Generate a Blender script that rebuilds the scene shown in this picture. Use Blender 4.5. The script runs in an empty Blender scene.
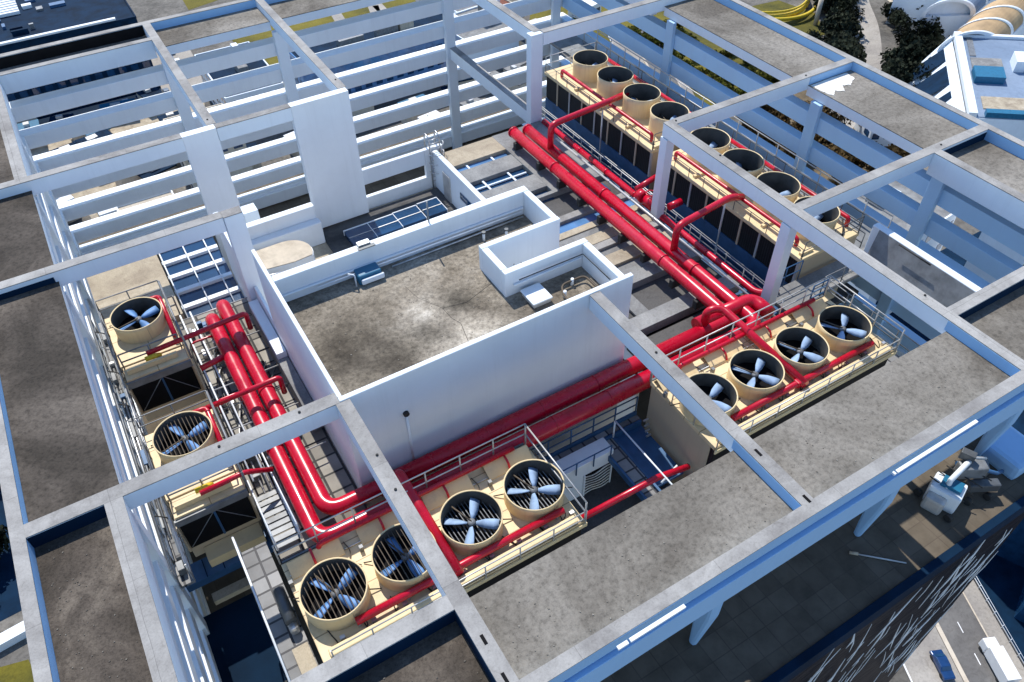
import bpy, bmesh, math, random
from mathutils import Vector, Matrix
S = 0.55                       # metres per layout unit
PI = math.pi
R = math.radians
random.seed(7)
sc = bpy.context.scene
COL = sc.collection

# ------------------------------------------------------------------ materials
def new_mat(name):
    m = bpy.data.materials.new(name); m.use_nodes = True
    nt = m.node_tree; b = nt.nodes['Principled BSDF']
    return m, nt, b

def ramp(nt, fac, stops):
    r = nt.nodes.new('ShaderNodeValToRGB')
    els = r.color_ramp.elements
    while len(els) < len(stops): els.new(0.5)
    for e, (p, c) in zip(els, stops):
        e.position = p; e.color = (*c, 1) if len(c) == 3 else c
    nt.links.new(fac, r.inputs['Fac'])
    return r.outputs['Color']

def coords(nt, scale=(1, 1, 1)):
    t = nt.nodes.new('ShaderNodeTexCoord'); mp = nt.nodes.new('ShaderNodeMapping')
    mp.inputs['Scale'].default_value = scale
    oi = nt.nodes.new('ShaderNodeObjectInfo')
    mul = nt.nodes.new('ShaderNodeMath'); mul.operation = 'MULTIPLY'; mul.inputs[1].default_value = 40.0
    nt.links.new(oi.outputs['Random'], mul.inputs[0])
    nt.links.new(mul.outputs[0], mp.inputs['Location'])
    nt.links.new(t.outputs['Object'], mp.inputs['Vector'])
    return mp.outputs['Vector']

def noise(nt, vec, scale, detail=6, rough=0.6, dist=0.0):
    n = nt.nodes.new('ShaderNodeTexNoise')
    n.inputs['Scale'].default_value = scale; n.inputs['Detail'].default_value = detail
    n.inputs['Roughness'].default_value = rough; n.inputs['Distortion'].default_value = dist
    nt.links.new(vec, n.inputs['Vector'])
    return n.outputs['Fac']

def mix(nt, fac, a, b, mode='MIX'):
    m = nt.nodes.new('ShaderNodeMix'); m.data_type = 'RGBA'; m.blend_type = mode
    for inp, v in ((m.inputs[0], fac), (m.inputs[6], a), (m.inputs[7], b)):
        if isinstance(v, (int, float)): inp.default_value = v
        elif isinstance(v, tuple): inp.default_value = (*v, 1)
        else: nt.links.new(v, inp)
    return m.outputs[2]

def bump(nt, b, h, strength=0.3, dist=0.02):
    bp = nt.nodes.new('ShaderNodeBump'); bp.inputs['Strength'].default_value = strength
    bp.inputs['Distance'].default_value = dist
    nt.links.new(h, bp.inputs['Height']); nt.links.new(bp.outputs['Normal'], b.inputs['Normal'])

def simple(name, c, rough=0.6, metal=0.0, var=0.12, scale=1.5, bmp=0.0, spec=0.5, coat=0.0):
    m, nt, b = new_mat(name)
    v = coords(nt)
    n = noise(nt, v, scale)
    lo = tuple(max(0, x*(1-var*2)) for x in c); hi = tuple(min(1, x*(1+var)) for x in c)
    col = ramp(nt, n, [(0.3, lo), (0.55, c), (0.75, hi)])
    nt.links.new(col, b.inputs['Base Color'])
    b.inputs['Roughness'].default_value = rough; b.inputs['Metallic'].default_value = metal
    b.inputs['Specular IOR Level'].default_value = spec
    if coat: b.inputs['Coat Weight'].default_value = coat; b.inputs['Coat Roughness'].default_value = 0.08
    if bmp: bump(nt, b, noise(nt, v, scale*14), bmp)
    return m

def painted(name, c, dirt, streak=0.5):
    """wall paint with rain streaks and blotches of its own"""
    m, nt, b = new_mat(name)
    v = coords(nt); vs = coords(nt, (2.2, 2.2, 0.12))
    n1 = noise(nt, v, 0.5, 8); n2 = noise(nt, vs, 1.6, 6, 0.7)
    f1 = ramp(nt, n1, [(0.42, (0, 0, 0)), (0.8, (1, 1, 1))])
    f2 = ramp(nt, n2, [(0.5, (0, 0, 0)), (0.85, (streak,)*3)])
    c1 = mix(nt, f2, c, dirt)
    c2 = mix(nt, f1, c1, tuple((x*2+y)/3 for x, y in zip(c, dirt)))
    oi = nt.nodes.new('ShaderNodeObjectInfo')
    c2 = mix(nt, 1.0, c2, ramp(nt, oi.outputs['Random'], [(0, (.91, .92, .93)), (1, (1.0, 1.0, 1.0))]), 'MULTIPLY')
    gr = ramp(nt, noise(nt, v, 3.5, 10, .8), [(.62, (1, 1, 1)), (.76, (.80, .78, .75))])
    c2 = mix(nt, .55, c2, gr, 'MULTIPLY')
    nt.links.new(c2, b.inputs['Base Color']); b.inputs['Roughness'].default_value = 0.62
    bump(nt, b, noise(nt, v, 9, 8), 0.08)
    return m

def concrete(name, base, dark, light, scale=0.35, speck=0.35, bmp=0.35, ctr=(0.36, 0.52, 0.7)):
    m, nt, b = new_mat(name)
    v = coords(nt)
    big = noise(nt, v, scale, 10, 0.68, 0.5)
    col = ramp(nt, big, [(ctr[0], dark), (ctr[1], base), (ctr[2], light)])
    fine = noise(nt, v, scale*34, 6, 0.75)
    sp = ramp(nt, fine, [(0.35, (0.55,)*3), (0.5, (1,)*3), (0.68, (1.25,)*3)])
    col = mix(nt, speck*2, col, sp, 'MULTIPLY')
    mid = noise(nt, v, scale*7, 8, 0.7, 1.0)
    st = ramp(nt, mid, [(0.56, (1, 1, 1)), (0.72, (0.62, 0.6, 0.57))])
    col = mix(nt, 0.7, col, st, 'MULTIPLY')
    nt.links.new(col, b.inputs['Base Color']); b.inputs['Roughness'].default_value = 0.88
    b.inputs['Specular IOR Level'].default_value = 0.25
    bump(nt, b, fine, bmp, 0.02)
    return m

def gridded(name, base, line, sx, sy, w=0.04, rough=0.8, var=0.5, spec=0.3):
    """slabs / panels with joints"""
    m, nt, b = new_mat(name)
    t = nt.nodes.new('ShaderNodeTexCoord')
    br = nt.nodes.new('ShaderNodeTexBrick'); br.offset = 0.0
    br.inputs['Scale'].default_value = 1.0
    br.inputs['Brick Width'].default_value = sx*S; br.inputs['Row Height'].default_value = sy*S
    br.inputs['Mortar Size'].default_value = w*S; br.inputs['Mortar Smooth'].default_value = 0.0
    br.inputs['Color1'].default_value = (*base, 1)
    br.inputs['Color2'].default_value = (*[x*(1-var) for x in base], 1)
    br.inputs['Mortar'].default_value = (*line, 1)
    nt.links.new(t.outputs['Object'], br.inputs['Vector'])
    n = noise(nt, coords(nt), 1.2, 8)
    sp = ramp(nt, n, [(0.3, (0.65,)*3), (0.6, (1.05,)*3)])
    col = mix(nt, 0.8, br.outputs['Color'], sp, 'MULTIPLY')
    nt.links.new(col, b.inputs['Base Color']); b.inputs['Roughness'].default_value = rough
    b.inputs['Specular IOR Level'].default_value = spec
    return m

M = {}
M['white'] = painted('pale_blue_white_paint', (0.77, 0.84, 0.90), (0.56, 0.61, 0.66), 0.35)
M['white2'] = painted('clean_white_paint', (0.80, 0.84, 0.87), (0.58, 0.60, 0.62), 0.4)
M['shade_blue'] = painted('blue_rim_shade', (0.30, 0.52, 0.79), (0.24, 0.38, 0.55), 0.3)  # blue of the shade put into the colour of rim, fascia and front columns
M['side_shade_blue'] = painted('soft_blue_side_shade', (0.43, 0.64, 0.86), (0.34, 0.48, 0.64), 0.3)  # shaded copy of the louver white: right side's blue shade is in the colour
M['coping'] = concrete('coping_concrete', (0.325, 0.315, 0.30), (0.22, 0.21, 0.20), (0.43, 0.42, 0.40), 0.6, 0.15, 0.3)
def joints(m, sp, w_, dark):
    nt = m.node_tree; b = nt.nodes['Principled BSDF']; col = b.inputs['Base Color'].links[0].from_socket
    t = nt.nodes.new('ShaderNodeTexCoord'); br = nt.nodes.new('ShaderNodeTexBrick'); br.offset = 0.0
    br.inputs['Scale'].default_value = 1; br.inputs['Brick Width'].default_value = sp; br.inputs['Row Height'].default_value = sp
    br.inputs['Mortar Size'].default_value = w_; br.inputs['Mortar Smooth'].default_value = .3
    br.inputs['Color1'].default_value = (1, 1, 1, 1); br.inputs['Color2'].default_value = (.86, .86, .86, 1); br.inputs['Mortar'].default_value = (dark, dark, dark, 1)
    wob = nt.nodes.new('ShaderNodeTexNoise'); wob.inputs['Scale'].default_value = 1.3
    ad_ = nt.nodes.new('ShaderNodeMixRGB'); ad_.inputs[0].default_value = .04
    nt.links.new(t.outputs['Object'], wob.inputs['Vector']); nt.links.new(t.outputs['Object'], ad_.inputs[1]); nt.links.new(wob.outputs['Color'], ad_.inputs[2])
    nt.links.new(ad_.outputs[0], br.inputs['Vector'])
    nt.links.new(mix(nt, .9, col, br.outputs['Color'], 'MULTIPLY'), b.inputs['Base Color'])
joints(M['coping'], 3.7, 0.008, .6)
M['slab'] = concrete('slab_concrete', (0.190, 0.173, 0.147), (0.112, 0.099, 0.082), (0.262, 0.242, 0.21), 0.2, 0.42, 0.8, (0.38, 0.5, 0.63))
M['slab_dark'] = concrete('dark_slab_concrete', (0.082, 0.069, 0.057), (0.042, 0.035, 0.028), (0.14, 0.12, 0.1), 0.22, 0.55, 0.9, (0.4, 0.52, 0.64))
M['paleblue'] = concrete('pale_blue_shaded_roofing', (0.215, 0.28, 0.38), (0.17, 0.23, 0.32), (0.25, 0.32, 0.43), 0.03, 0.1, 0.1)  # shade lying on the vaulted building's roof is put into this pale blue
M['roof'] = concrete('roof_screed', (0.25, 0.218, 0.172), (0.14, 0.12, 0.094), (0.36, 0.325, 0.27), 0.26, 0.4, 0.6, (0.38, 0.5, 0.62))
M['soil'] = concrete('dry_dirt_concrete', (0.085, 0.07, 0.056), (0.045, 0.037, 0.029), (0.20, 0.17, 0.135), 0.45, 0.5, 0.9)
M['floor'] = concrete('grey_floor', (0.23, 0.23, 0.225), (0.15, 0.15, 0.15), (0.31, 0.31, 0.30), 0.4, 0.2, 0.2)
M['tanfloor'] = concrete('tan_floor', (0.40, 0.34, 0.25), (0.28, 0.23, 0.17), (0.5, 0.44, 0.34), 0.5, 0.2, 0.2)
M['darkfloor'] = concrete('dark_floor', (0.095, 0.092, 0.09), (0.045, 0.045, 0.046), (0.11, 0.105, 0.1), 0.4, 0.2, 0.2)
M['terrace'] = gridded('terrace_tiles', (0.15, 0.125, 0.095), (0.11, 0.09, 0.07), 1.5, 1.5, 0.035, 0.95, 0.2, 0.1)
M['paver'] = gridded('paver_tiles', (0.36, 0.34, 0.30), (0.05, 0.05, 0.05), 1.35, 1.35, 0.07, 0.85, 0.55)
def red_mat():
    m, nt, b = new_mat('red_pipe_paint'); v = coords(nt)
    c = ramp(nt, noise(nt, v, 0.9, 8, .7), [(0.3, (0.34, 0.002, 0.016)), (0.5, (0.48, 0.002, 0.022)), (0.75, (0.54, 0.006, 0.03))])
    dst = ramp(nt, noise(nt, v, 4.5, 10, .8), [(0.6, (0, 0, 0)), (0.78, (.4, .4, .4))])
    c = mix(nt, dst, c, (0.28, 0.07, 0.06))
    nt.links.new(c, b.inputs['Base Color'])
    rg = ramp(nt, noise(nt, v, 2.2, 6), [(0.35, (.2,)*3), (0.7, (.4,)*3)]); nt.links.new(rg, b.inputs['Roughness'])
    bump(nt, b, noise(nt, v, 3, 4), 0.06, 0.02); return m
M['red'] = red_mat()
M['cream'] = painted('cream_fibreglass', (0.76, 0.60, 0.34), (0.42, 0.31, 0.19), 0.7)
M['cream_deck'] = gridded('cream_deck_planks', (0.76, 0.60, 0.36), (0.36, 0.26, 0.14), 40, 1.35, 0.03, 0.55, 0.1, 0.4)
M['tan_wall'] = painted('tan_casing', (0.52, 0.42, 0.29), (0.34, 0.27, 0.19), 0.5)
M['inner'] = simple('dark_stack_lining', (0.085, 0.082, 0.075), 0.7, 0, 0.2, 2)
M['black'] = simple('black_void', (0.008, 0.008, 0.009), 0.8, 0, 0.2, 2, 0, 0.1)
M['louvre_dark'] = gridded('dark_inlet_slats', (0.016, 0.018, 0.022), (0.004, 0.004, 0.005), 40, 0.22, 0.06, 0.6, 0.3)
M['blade'] = simple('pale_blue_blade', (0.30, 0.42, 0.60), 0.75, 0.0, 0.15, 2.5, 0, 0.2)
M['blade_dark'] = simple('blue_blade', (0.12, 0.27, 0.55), 0.6, 0.0, 0.15, 2.5)
M['galv'] = simple('galvanised_steel', (0.55, 0.56, 0.57), 0.38, 0.75, 0.15, 3)
M['rail'] = simple('grey_rail_paint', (0.52, 0.52, 0.51), 0.4, 0.3, 0.1, 3)
M['rail_dark'] = simple('dark_rail_steel', (0.11, 0.12, 0.13), 0.5, 0.5, 0.1, 3)
M['bluesteel'] = simple('blue_steel', (0.03, 0.10, 0.22), 0.5, 0.1, 0.15, 2)
M['greysteel'] = simple('grey_steel', (0.20, 0.21, 0.22), 0.55, 0.3, 0.2, 2)
M['tray'] = gridded('walkway_grating', (0.30, 0.30, 0.30), (0.05, 0.05, 0.055), 0.9, 0.9, 0.06, 0.6, 0.5)
M['glass'] = simple('dark_blue_glass', (0.012, 0.05, 0.12), 0.06, 0, 0.2, 0.5, 0, 0.8)
M['glass_sky'] = simple('pale_blue_glass', (0.10, 0.22, 0.42), 0.05, 0.0, 0.2, 0.5, 0, 0.9)
M['navy'] = simple('deep_navy', (0.003, 0.020, 0.050), 0.8, 0, 0.25, 0.3, 0, 0.1)
M['rubber'] = simple('black_rubber', (0.02, 0.02, 0.02), 0.8)
M['rust'] = simple('rusty_steel', (0.2, 0.09, 0.04), 0.8, 0.2, 0.3, 4)
M['cable'] = simple('brown_cable', (0.10, 0.075, 0.05), 0.7)
M['yellow'] = simple('yellow_paint', (0.66, 0.47, 0.02), 0.5)
M['lawn'] = concrete('olive_lawn', (0.135, 0.115, 0.012), (0.06, 0.058, 0.01), (0.20, 0.165, 0.022), 0.05, 0.3, 0.3)
M['asphalt'] = concrete('asphalt', (0.15, 0.145, 0.14), (0.105, 0.10, 0.098), (0.20, 0.19, 0.18), 0.05, 0.2, 0.1)
M['pale_road'] = concrete('pale_road', (0.34, 0.315, 0.28), (0.26, 0.24, 0.22), (0.42, 0.39, 0.35), 0.06, 0.2, 0.1)
M['ground'] = concrete('city_ground', (0.145, 0.135, 0.12), (0.075, 0.07, 0.062), (0.26, 0.24, 0.21), 0.03, 0.4, 0.2)
M['dirt'] = concrete('brown_dirt', (0.15, 0.115, 0.07), (0.085, 0.065, 0.04), (0.22, 0.18, 0.12), 0.05, 0.5, 0.4)
M['plaza'] = concrete('pale_plaza', (0.52, 0.45, 0.36), (0.38, 0.33, 0.26), (0.60, 0.54, 0.45), 0.04, 0.15, 0.1)
M['leaf'] = simple('dark_foliage', (0.030, 0.036, 0.022), 0.8, 0, 0.5, 0.7, 0, 0.08)
M['leaf_brown'] = simple('brown_foliage', (0.11, 0.07, 0.028), 0.8, 0, 0.5, 0.7, 0, 0.08)
M['leaf_olive'] = simple('olive_foliage', (0.10, 0.10, 0.014), 0.8, 0, 0.5, 0.7, 0, 0.08)
M['bark'] = simple('bark', (0.09, 0.065, 0.045), 0.9)
M['carwhite'] = simple('white_car_paint', (0.78, 0.78, 0.78), 0.3, 0, 0.03, 1, 0, 0.5, 0.5)
M['carblue'] = simple('dark_blue_car_paint', (0.01, 0.05, 0.16), 0.25, 0.2, 0.1, 1, 0, 0.5, 0.5)
M['cargrey'] = simple('grey_car_paint', (0.16, 0.17, 0.18), 0.3, 0.3, 0.1, 1, 0, 0.5, 0.5)
M['carred'] = simple('red_car_paint', (0.45, 0.02, 0.03), 0.3, 0, 0.1, 1, 0, 0.5, 0.5)
M['tile_red'] = gridded('red_roof_tiles', (0.30, 0.10, 0.055), (0.12, 0.04, 0.03), 3, 1.2, 0.15, 0.8, 0.5)
M['brown'] = simple('tan_vault', (0.45, 0.30, 0.15), 0.7, 0, 0.15, 0.2)
M['teal'] = simple('teal_canopy', (0.01, 0.13, 0.24), 0.4)
M['cream_roof'] = concrete('cream_roof', (0.55, 0.48, 0.38), (0.42, 0.36, 0.28), (0.62, 0.56, 0.46), 0.05, 0.2, 0.1)
M['membrane'] = simple('white_membrane', (0.80, 0.76, 0.68), 0.6, 0, 0.1, 2, 0.2)
M['facade_glass'] = None
def roof_mat():
    m = M['roof']; nt = m.node_tree; b = nt.nodes['Principled BSDF']
    col = b.inputs['Base Color'].links[0].from_socket
    t = nt.nodes.new('ShaderNodeTexCoord')
    wob = nt.nodes.new('ShaderNodeTexNoise'); wob.inputs['Scale'].default_value = 0.55; wob.inputs['Detail'].default_value = 7
    nt.links.new(t.outputs['Object'], wob.inputs['Vector'])
    def blob(x, y, r0, r1):
        d_ = nt.nodes.new('ShaderNodeVectorMath'); d_.operation = 'DISTANCE'
        sep = nt.nodes.new('ShaderNodeVectorMath'); sep.operation = 'MULTIPLY'; sep.inputs[1].default_value = (1, 1, 0)
        nt.links.new(t.outputs['Object'], sep.inputs[0]); nt.links.new(sep.outputs[0], d_.inputs[0])
        d_.inputs[1].default_value = ((x-14.5)*S, (y-32)*S, 0)
        a = nt.nodes.new('ShaderNodeMath'); a.operation = 'MULTIPLY_ADD'; a.inputs[1].default_value = 3.2; a.inputs[2].default_value = -1.6
        nt.links.new(wob.outputs['Fac'], a.inputs[0])
        s_ = nt.nodes.new('ShaderNodeMath'); s_.operation = 'ADD'; nt.links.new(d_.outputs['Value'], s_.inputs[0]); nt.links.new(a.outputs[0], s_.inputs[1])
        mr = nt.nodes.new('ShaderNodeMapRange'); mr.inputs[1].default_value = r0*S; mr.inputs[2].default_value = r1*S; mr.inputs[3].default_value = 1; mr.inputs[4].default_value = 0
        nt.links.new(s_.outputs[0], mr.inputs[0]); return mr.outputs[0]
    for x, y, r1, k in ((9.0, 29.4, 4.2, .34), (7.4, 31.6, 2.6, .55), (10.8, 33.2, 2.6, .7), (15.8, 30.6, 2.4, .7), (16, 34.5, 3, .8), (20.6, 28, 2.5, .85)):
        col = mix(nt, blob(x, y, .2, r1), col, (k, k*.97, k*.93), 'MULTIPLY')
    for x, y, r1, k in ((13.4, 29.4, 3.6, 1.75), (12.0, 31.9, 2.6, 1.35), (12.2, 28.0, 2.4, 1.35), (15.5, 28.2, 2.6, 1.25)):
        col = mix(nt, blob(x, y, .3, r1), col, (k, k*1.02, k*1.05), 'MULTIPLY')
    for x, y, r1, k in ((12.4, 29.9, 2.0, .3), (14.6, 31.6, 1.6, .4)):
        col = mix(nt, blob(x, y, .2, r1), col, (k, k, k*.98), 'MULTIPLY')
    gr = nt.nodes.new('ShaderNodeTexNoise'); gr.inputs['Scale'].default_value = 5.5; gr.inputs['Detail'].default_value = 9; gr.inputs['Roughness'].default_value = .75
    nt.links.new(t.outputs['Object'], gr.inputs['Vector'])
    col = mix(nt, .85, col, ramp(nt, gr.outputs['Fac'], [(.33, (.5, .48, .45)), (.5, (1, 1, 1)), (.66, (1.35, 1.33, 1.3))]), 'MULTIPLY')
    nt.links.new(col, b.inputs['Base Color'])
roof_mat()
def facade_mat():
    m, nt, b = new_mat('rippled_curtain_glass')
    v = coords(nt, (0.32, 1, 0.9))
    w = noise(nt, v, 0.8, 5, 0.6, 1.6)
    b.inputs['Base Color'].default_value = (0.002, 0.005, 0.013, 1); b.inputs['Roughness'].default_value = 0.45
    b.inputs['Specular IOR Level'].default_value = 0.03
    bump(nt, b, w, 0.5, 0.25)
    return m
M['facade_glass'] = facade_mat()

# ------------------------------------------------------------------ mesh building
class MB:
    def __init__(s): s.bm = bmesh.new()
    def box(s, x0, x1, y0, y1, z0, z1, rz=0, about=None, bev=0.0):
        vs = [s.bm.verts.new((x*S, y*S, z*S)) for z in (z0, z1) for x, y in ((x0, y0), (x1, y0), (x1, y1), (x0, y1))]
        fs = []
        for q in ((3, 2, 1, 0), (4, 5, 6, 7), (0, 1, 5, 4), (1, 2, 6, 5), (2, 3, 7, 6), (3, 0, 4, 7)):
            fs.append(s.bm.faces.new([vs[i] for i in q]))
        if rz:
            c = Vector(((about or ((x0+x1)/2, (y0+y1)/2))[0]*S, (about or ((x0+x1)/2, (y0+y1)/2))[1]*S, 0))
            bmesh.ops.rotate(s.bm, verts=vs, cent=c, matrix=Matrix.Rotation(rz, 3, 'Z'))
        if bev:
            es = list({e for f in fs for e in f.edges})
            bmesh.ops.bevel(s.bm, geom=es, offset=bev*S, segments=2, affect='EDGES', profile=0.6)
        return s
    def prism(s, pts, z0, z1):
        a = [s.bm.verts.new((x*S, y*S, z0*S)) for x, y in pts]; b = [s.bm.verts.new((x*S, y*S, z1*S)) for x, y in pts]
        n = len(pts)
        s.bm.faces.new(a[::-1]); s.bm.faces.new(b)
        for i in range(n): s.bm.faces.new((a[i], a[(i+1) % n], b[(i+1) % n], b[i]))
        return s
    def poly(s, pts3, thick=None):
        vs = [s.bm.verts.new((x*S, y*S, z*S)) for x, y, z in pts3]
        f = s.bm.faces.new(vs)
        if thick:
            r = bmesh.ops.extrude_face_region(s.bm, geom=[f])
            bmesh.ops.translate(s.bm, verts=[v for v in r['geom'] if isinstance(v, bmesh.types.BMVert)], vec=(0, 0, -thick*S))
        return s
    def tube(s, pts, r, n=10, cap=True):
        P = [Vector(p)*S for p in pts]; k = len(P); rings = []
        t0 = (P[1]-P[0]).normalized()
        up = Vector((0, 0, 1)) if abs(t0.z) < 0.9 else Vector((1, 0, 0))
        nx = t0.cross(up).normalized()
        for i in range(k):
            t = ((P[i]-P[i-1]) if i == k-1 else (P[i+1]-P[i]) if i == 0 else ((P[i+1]-P[i]).normalized()+(P[i]-P[i-1]).normalized())).normalized()
            nx = (nx - t*nx.dot(t))
            nx = nx.normalized() if nx.length > 1e-6 else t.orthogonal().normalized()
            ny = t.cross(nx)
            rr = (r[i] if isinstance(r, (list, tuple)) else r)*S
            rings.append([s.bm.verts.new(P[i]+nx*math.cos(2*PI*j/n)*rr+ny*math.sin(2*PI*j/n)*rr) for j in range(n)])
        for a, b in zip(rings, rings[1:]):
            for j in range(n):
                f = s.bm.faces.new((a[j], a[(j+1) % n], b[(j+1) % n], b[j])); f.smooth = n > 5
        if cap:
            s.bm.faces.new(rings[0][::-1]); s.bm.faces.new(rings[-1])
        return s
    def lathe(s, prof, cx, cy, cz=0, n=40, closed=False):
        rings = []
        for r, z in prof:
            rings.append([s.bm.verts.new(((cx+r*math.cos(2*PI*j/n))*S, (cy+r*math.sin(2*PI*j/n))*S, (cz+z)*S)) for j in range(n)])
        pairs = list(zip(rings, rings[1:]))
        if closed: pairs.append((rings[-1], rings[0]))
        for a, b in pairs:
            for j in range(n):
                f = s.bm.faces.new((a[j], a[(j+1) % n], b[(j+1) % n], b[j])); f.smooth = True
        return s
    def disc(s, r, cx, cy, z, n=32):
        s.bm.faces.new([s.bm.verts.new(((cx+r*math.cos(2*PI*j/n))*S, (cy+r*math.sin(2*PI*j/n))*S, z*S)) for j in range(n)])
        return s
    def build(s, name, mat, parent=None, bevel=0.0, loc=None):
        me = bpy.data.meshes.new(name)
        bmesh.ops.recalc_face_normals(s.bm, faces=s.bm.faces)
        if loc is None and parent is None:      # origin at the base centre
            xs = [v.co for v in s.bm.verts]
            loc = Vector(((min(v.x for v in xs)+max(v.x for v in xs))/2, (min(v.y for v in xs)+max(v.y for v in xs))/2, min(v.z for v in xs)))
        off = Vector(loc) if parent is None else wloc(parent)
        for v in s.bm.verts: v.co -= off
        s.bm.to_mesh(me); s.bm.free()
        ob = bpy.data.objects.new(name, me); COL.objects.link(ob)
        if mat is not None: me.materials.append(mat)
        if parent is None: ob.location = off
        else: ob.parent = parent
        if bevel:
            b = ob.modifiers.new('edge', 'BEVEL'); b.width = bevel; b.segments = 2; b.limit_method = 'ANGLE'
            b.harden_normals = False
        return ob

def wloc(o):
    v = Vector(o.location)
    while o.parent: o = o.parent; v += Vector(o.location)
    return v

def tag(o, label=None, cat=None, group=None, kind=None):
    if label: o['label'] = label
    if cat: o['category'] = cat
    if group: o['group'] = group
    if kind: o['kind'] = kind
    return o
def thing(name, label, cat, loc, group=None):
    o = bpy.data.objects.new(name, None); COL.objects.link(o)
    o.location = Vector(loc)*S; o.empty_display_size = 0.3
    return tag(o, label, cat, group)
def copy_thing(src, loc, rz=0.0, label=None, scale=1.0):
    def cp(o, parent):
        c = o.copy(); COL.objects.link(c); c.parent = parent
        for ch in o.children: cp(ch, c)
        return c
    r = cp(src, None); r.location = Vector(loc)*S; r.rotation_euler = (0, 0, rz); r.scale = (scale,)*3
    if label: r['label'] = label
    return r
def box(name, mat, parent, *a, bevel=0.0, **k): return MB().box(*a, **k).build(name, mat, parent, bevel)

def fillet(pts, rad, n=6):
    out = [Vector(pts[0])]
    for i in range(1, len(pts)-1):
        p, a, b = Vector(pts[i]), Vector(pts[i-1]), Vector(pts[i+1])
        da, db = (a-p), (b-p); r = min(rad, da.length*0.49, db.length*0.49)
        p0 = p+da.normalized()*r; p1 = p+db.normalized()*r
        for k in range(n+1):
            t = k/n; out.append(p0*(1-t)**2+p*2*t*(1-t)+p1*t*t)
    out.append(Vector(pts[-1])); return out

# ------------------------------------------------------------------ camera, sky, sun
cam = bpy.data.cameras.new('camera'); co = bpy.data.objects.new('camera', cam); COL.objects.link(co)
r = Vector((2.28732100, -0.641721278, 0.246178353)); Rm = Matrix.Rotation(r.length, 3, r.normalized())   # world -> camera (x right, y down, z forward)
right, down, fwd = Vector(Rm[0]), Vector(Rm[1]), Vector(Rm[2])
mw = Matrix.Identity(4)
for i in range(3): mw[i][0] = right[i]; mw[i][1] = -down[i]; mw[i][2] = -fwd[i]
mw[2][3] = 30*S
co.matrix_world = mw
cam.sensor_width = 36; cam.lens = 789.66/1024*36; cam.clip_start = 0.5; cam.clip_end = 8000
sc.camera = co

SUN_EL, SUN_AZ = 55.0, 7.0       # azimuth measured from +Y towards +X
w = bpy.data.worlds.new('World'); sc.world = w; w.use_nodes = True
nt = w.node_tree; bg = nt.nodes['Background']
sky = nt.nodes.new('ShaderNodeTexSky'); sky.sky_type = 'NISHITA'; sky.sun_disc = False
sky.sun_elevation = R(SUN_EL); sky.sun_rotation = R(SUN_AZ); sky.altitude = 100; sky.air_density = 1.0; sky.dust_density = 0.0; sky.ozone_density = 3.5
nt.links.new(sky.outputs['Color'], bg.inputs['Color']); bg.inputs['Strength'].default_value = 0.15
sl = bpy.data.lights.new('sun', 'SUN'); sl.energy = 3.75; sl.angle = R(0.5); sl.color = (1.0, 0.95, 0.87)
so = bpy.data.objects.new('sun', sl); COL.objects.link(so)
d = Vector((math.cos(R(SUN_EL))*math.sin(R(SUN_AZ)), math.cos(R(SUN_EL))*math.cos(R(SUN_AZ)), math.sin(R(SUN_EL))))
so.rotation_euler = (-d).to_track_quat('-Z', 'Y').to_euler(); so.location = (0, 0, 60)
vs = sc.view_settings; vs.view_transform = 'Standard'; vs.look = 'None'; vs.gamma = 1.0; vs.exposure = 0.55; vs.use_curve_mapping = False
sc.cycles.max_bounces = 8; sc.cycles.diffuse_bounces = 4

GZ = -185.0
exec_parts = []
# ================================================================== THE TOWER AND ITS ROOF FRAME
tower = thing('office_tower', 'white framed high-rise crown of open roof beams, louvers and grey slab rim around the plant', 'building', (22.5, 43, GZ))
def part(name, mat, *a, bevel=0.02, parent=None, **k): return box(name, M[mat], parent or tower, *a, bevel=bevel, **k)
def beam(x0, x1, y0, y1, z0, z1, cope=True, parent=None):
    o = part('beam', 'white', x0, x1, y0, y1, z0, z1-0.06 if cope else z1, parent=parent)
    if cope:
        MB().box(x0-.005, x1+.005, y0-.005, y1+.005, z1-.06, z1).build('coping', M['coping'], o)
    return o
# outer rim
def parapet(x0, x1, y0, y1, z0=-1.0):
    o = part('parapet', 'shade_blue', x0, x1, y0, y1, z0, -0.06)
    MB().box(x0-.01, x1+.01, y0-.01, y1+.01, -.06, 0).build('coping', M['coping'], o)
parapet(-9.7, 55.6, 9.56, 10.15); parapet(-9.7, 55.6, 77.3, 77.9)
parapet(-9.7, -9.12, 10.16, 77.29); parapet(55.02, 55.6, 10.16, 77.29)
# rain lip and lower fascia bands
part('fascia_band', 'shade_blue', -9.9, 55.8, 9.62, 10.3, -1.25, -1.02)
part('fascia_band', 'shade_blue', -10.0, 55.9, 9.4, 10.2, -3.1, -1.32)
part('fascia_band', 'shade_blue', -10.0, -9.3, 10.3, 78.0, -4.0, -1.32)
part('fascia_band', 'shade_blue', 55.2, 55.9, 10.3, 78.0, -4.0, -1.32)
for a, b_ in ((9.9, 10.4), (10.5, 13.25), (25.5, 25.62), (25.72, 31.4), (1.0, 4.2), (36.5, 39.8)): part('sun_strip_bar', 'white2', a, b_, 9.2, 9.36, -.3, -.18, bevel=0)  # bars added to catch the sun as a bright strip along the fascia
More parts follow.
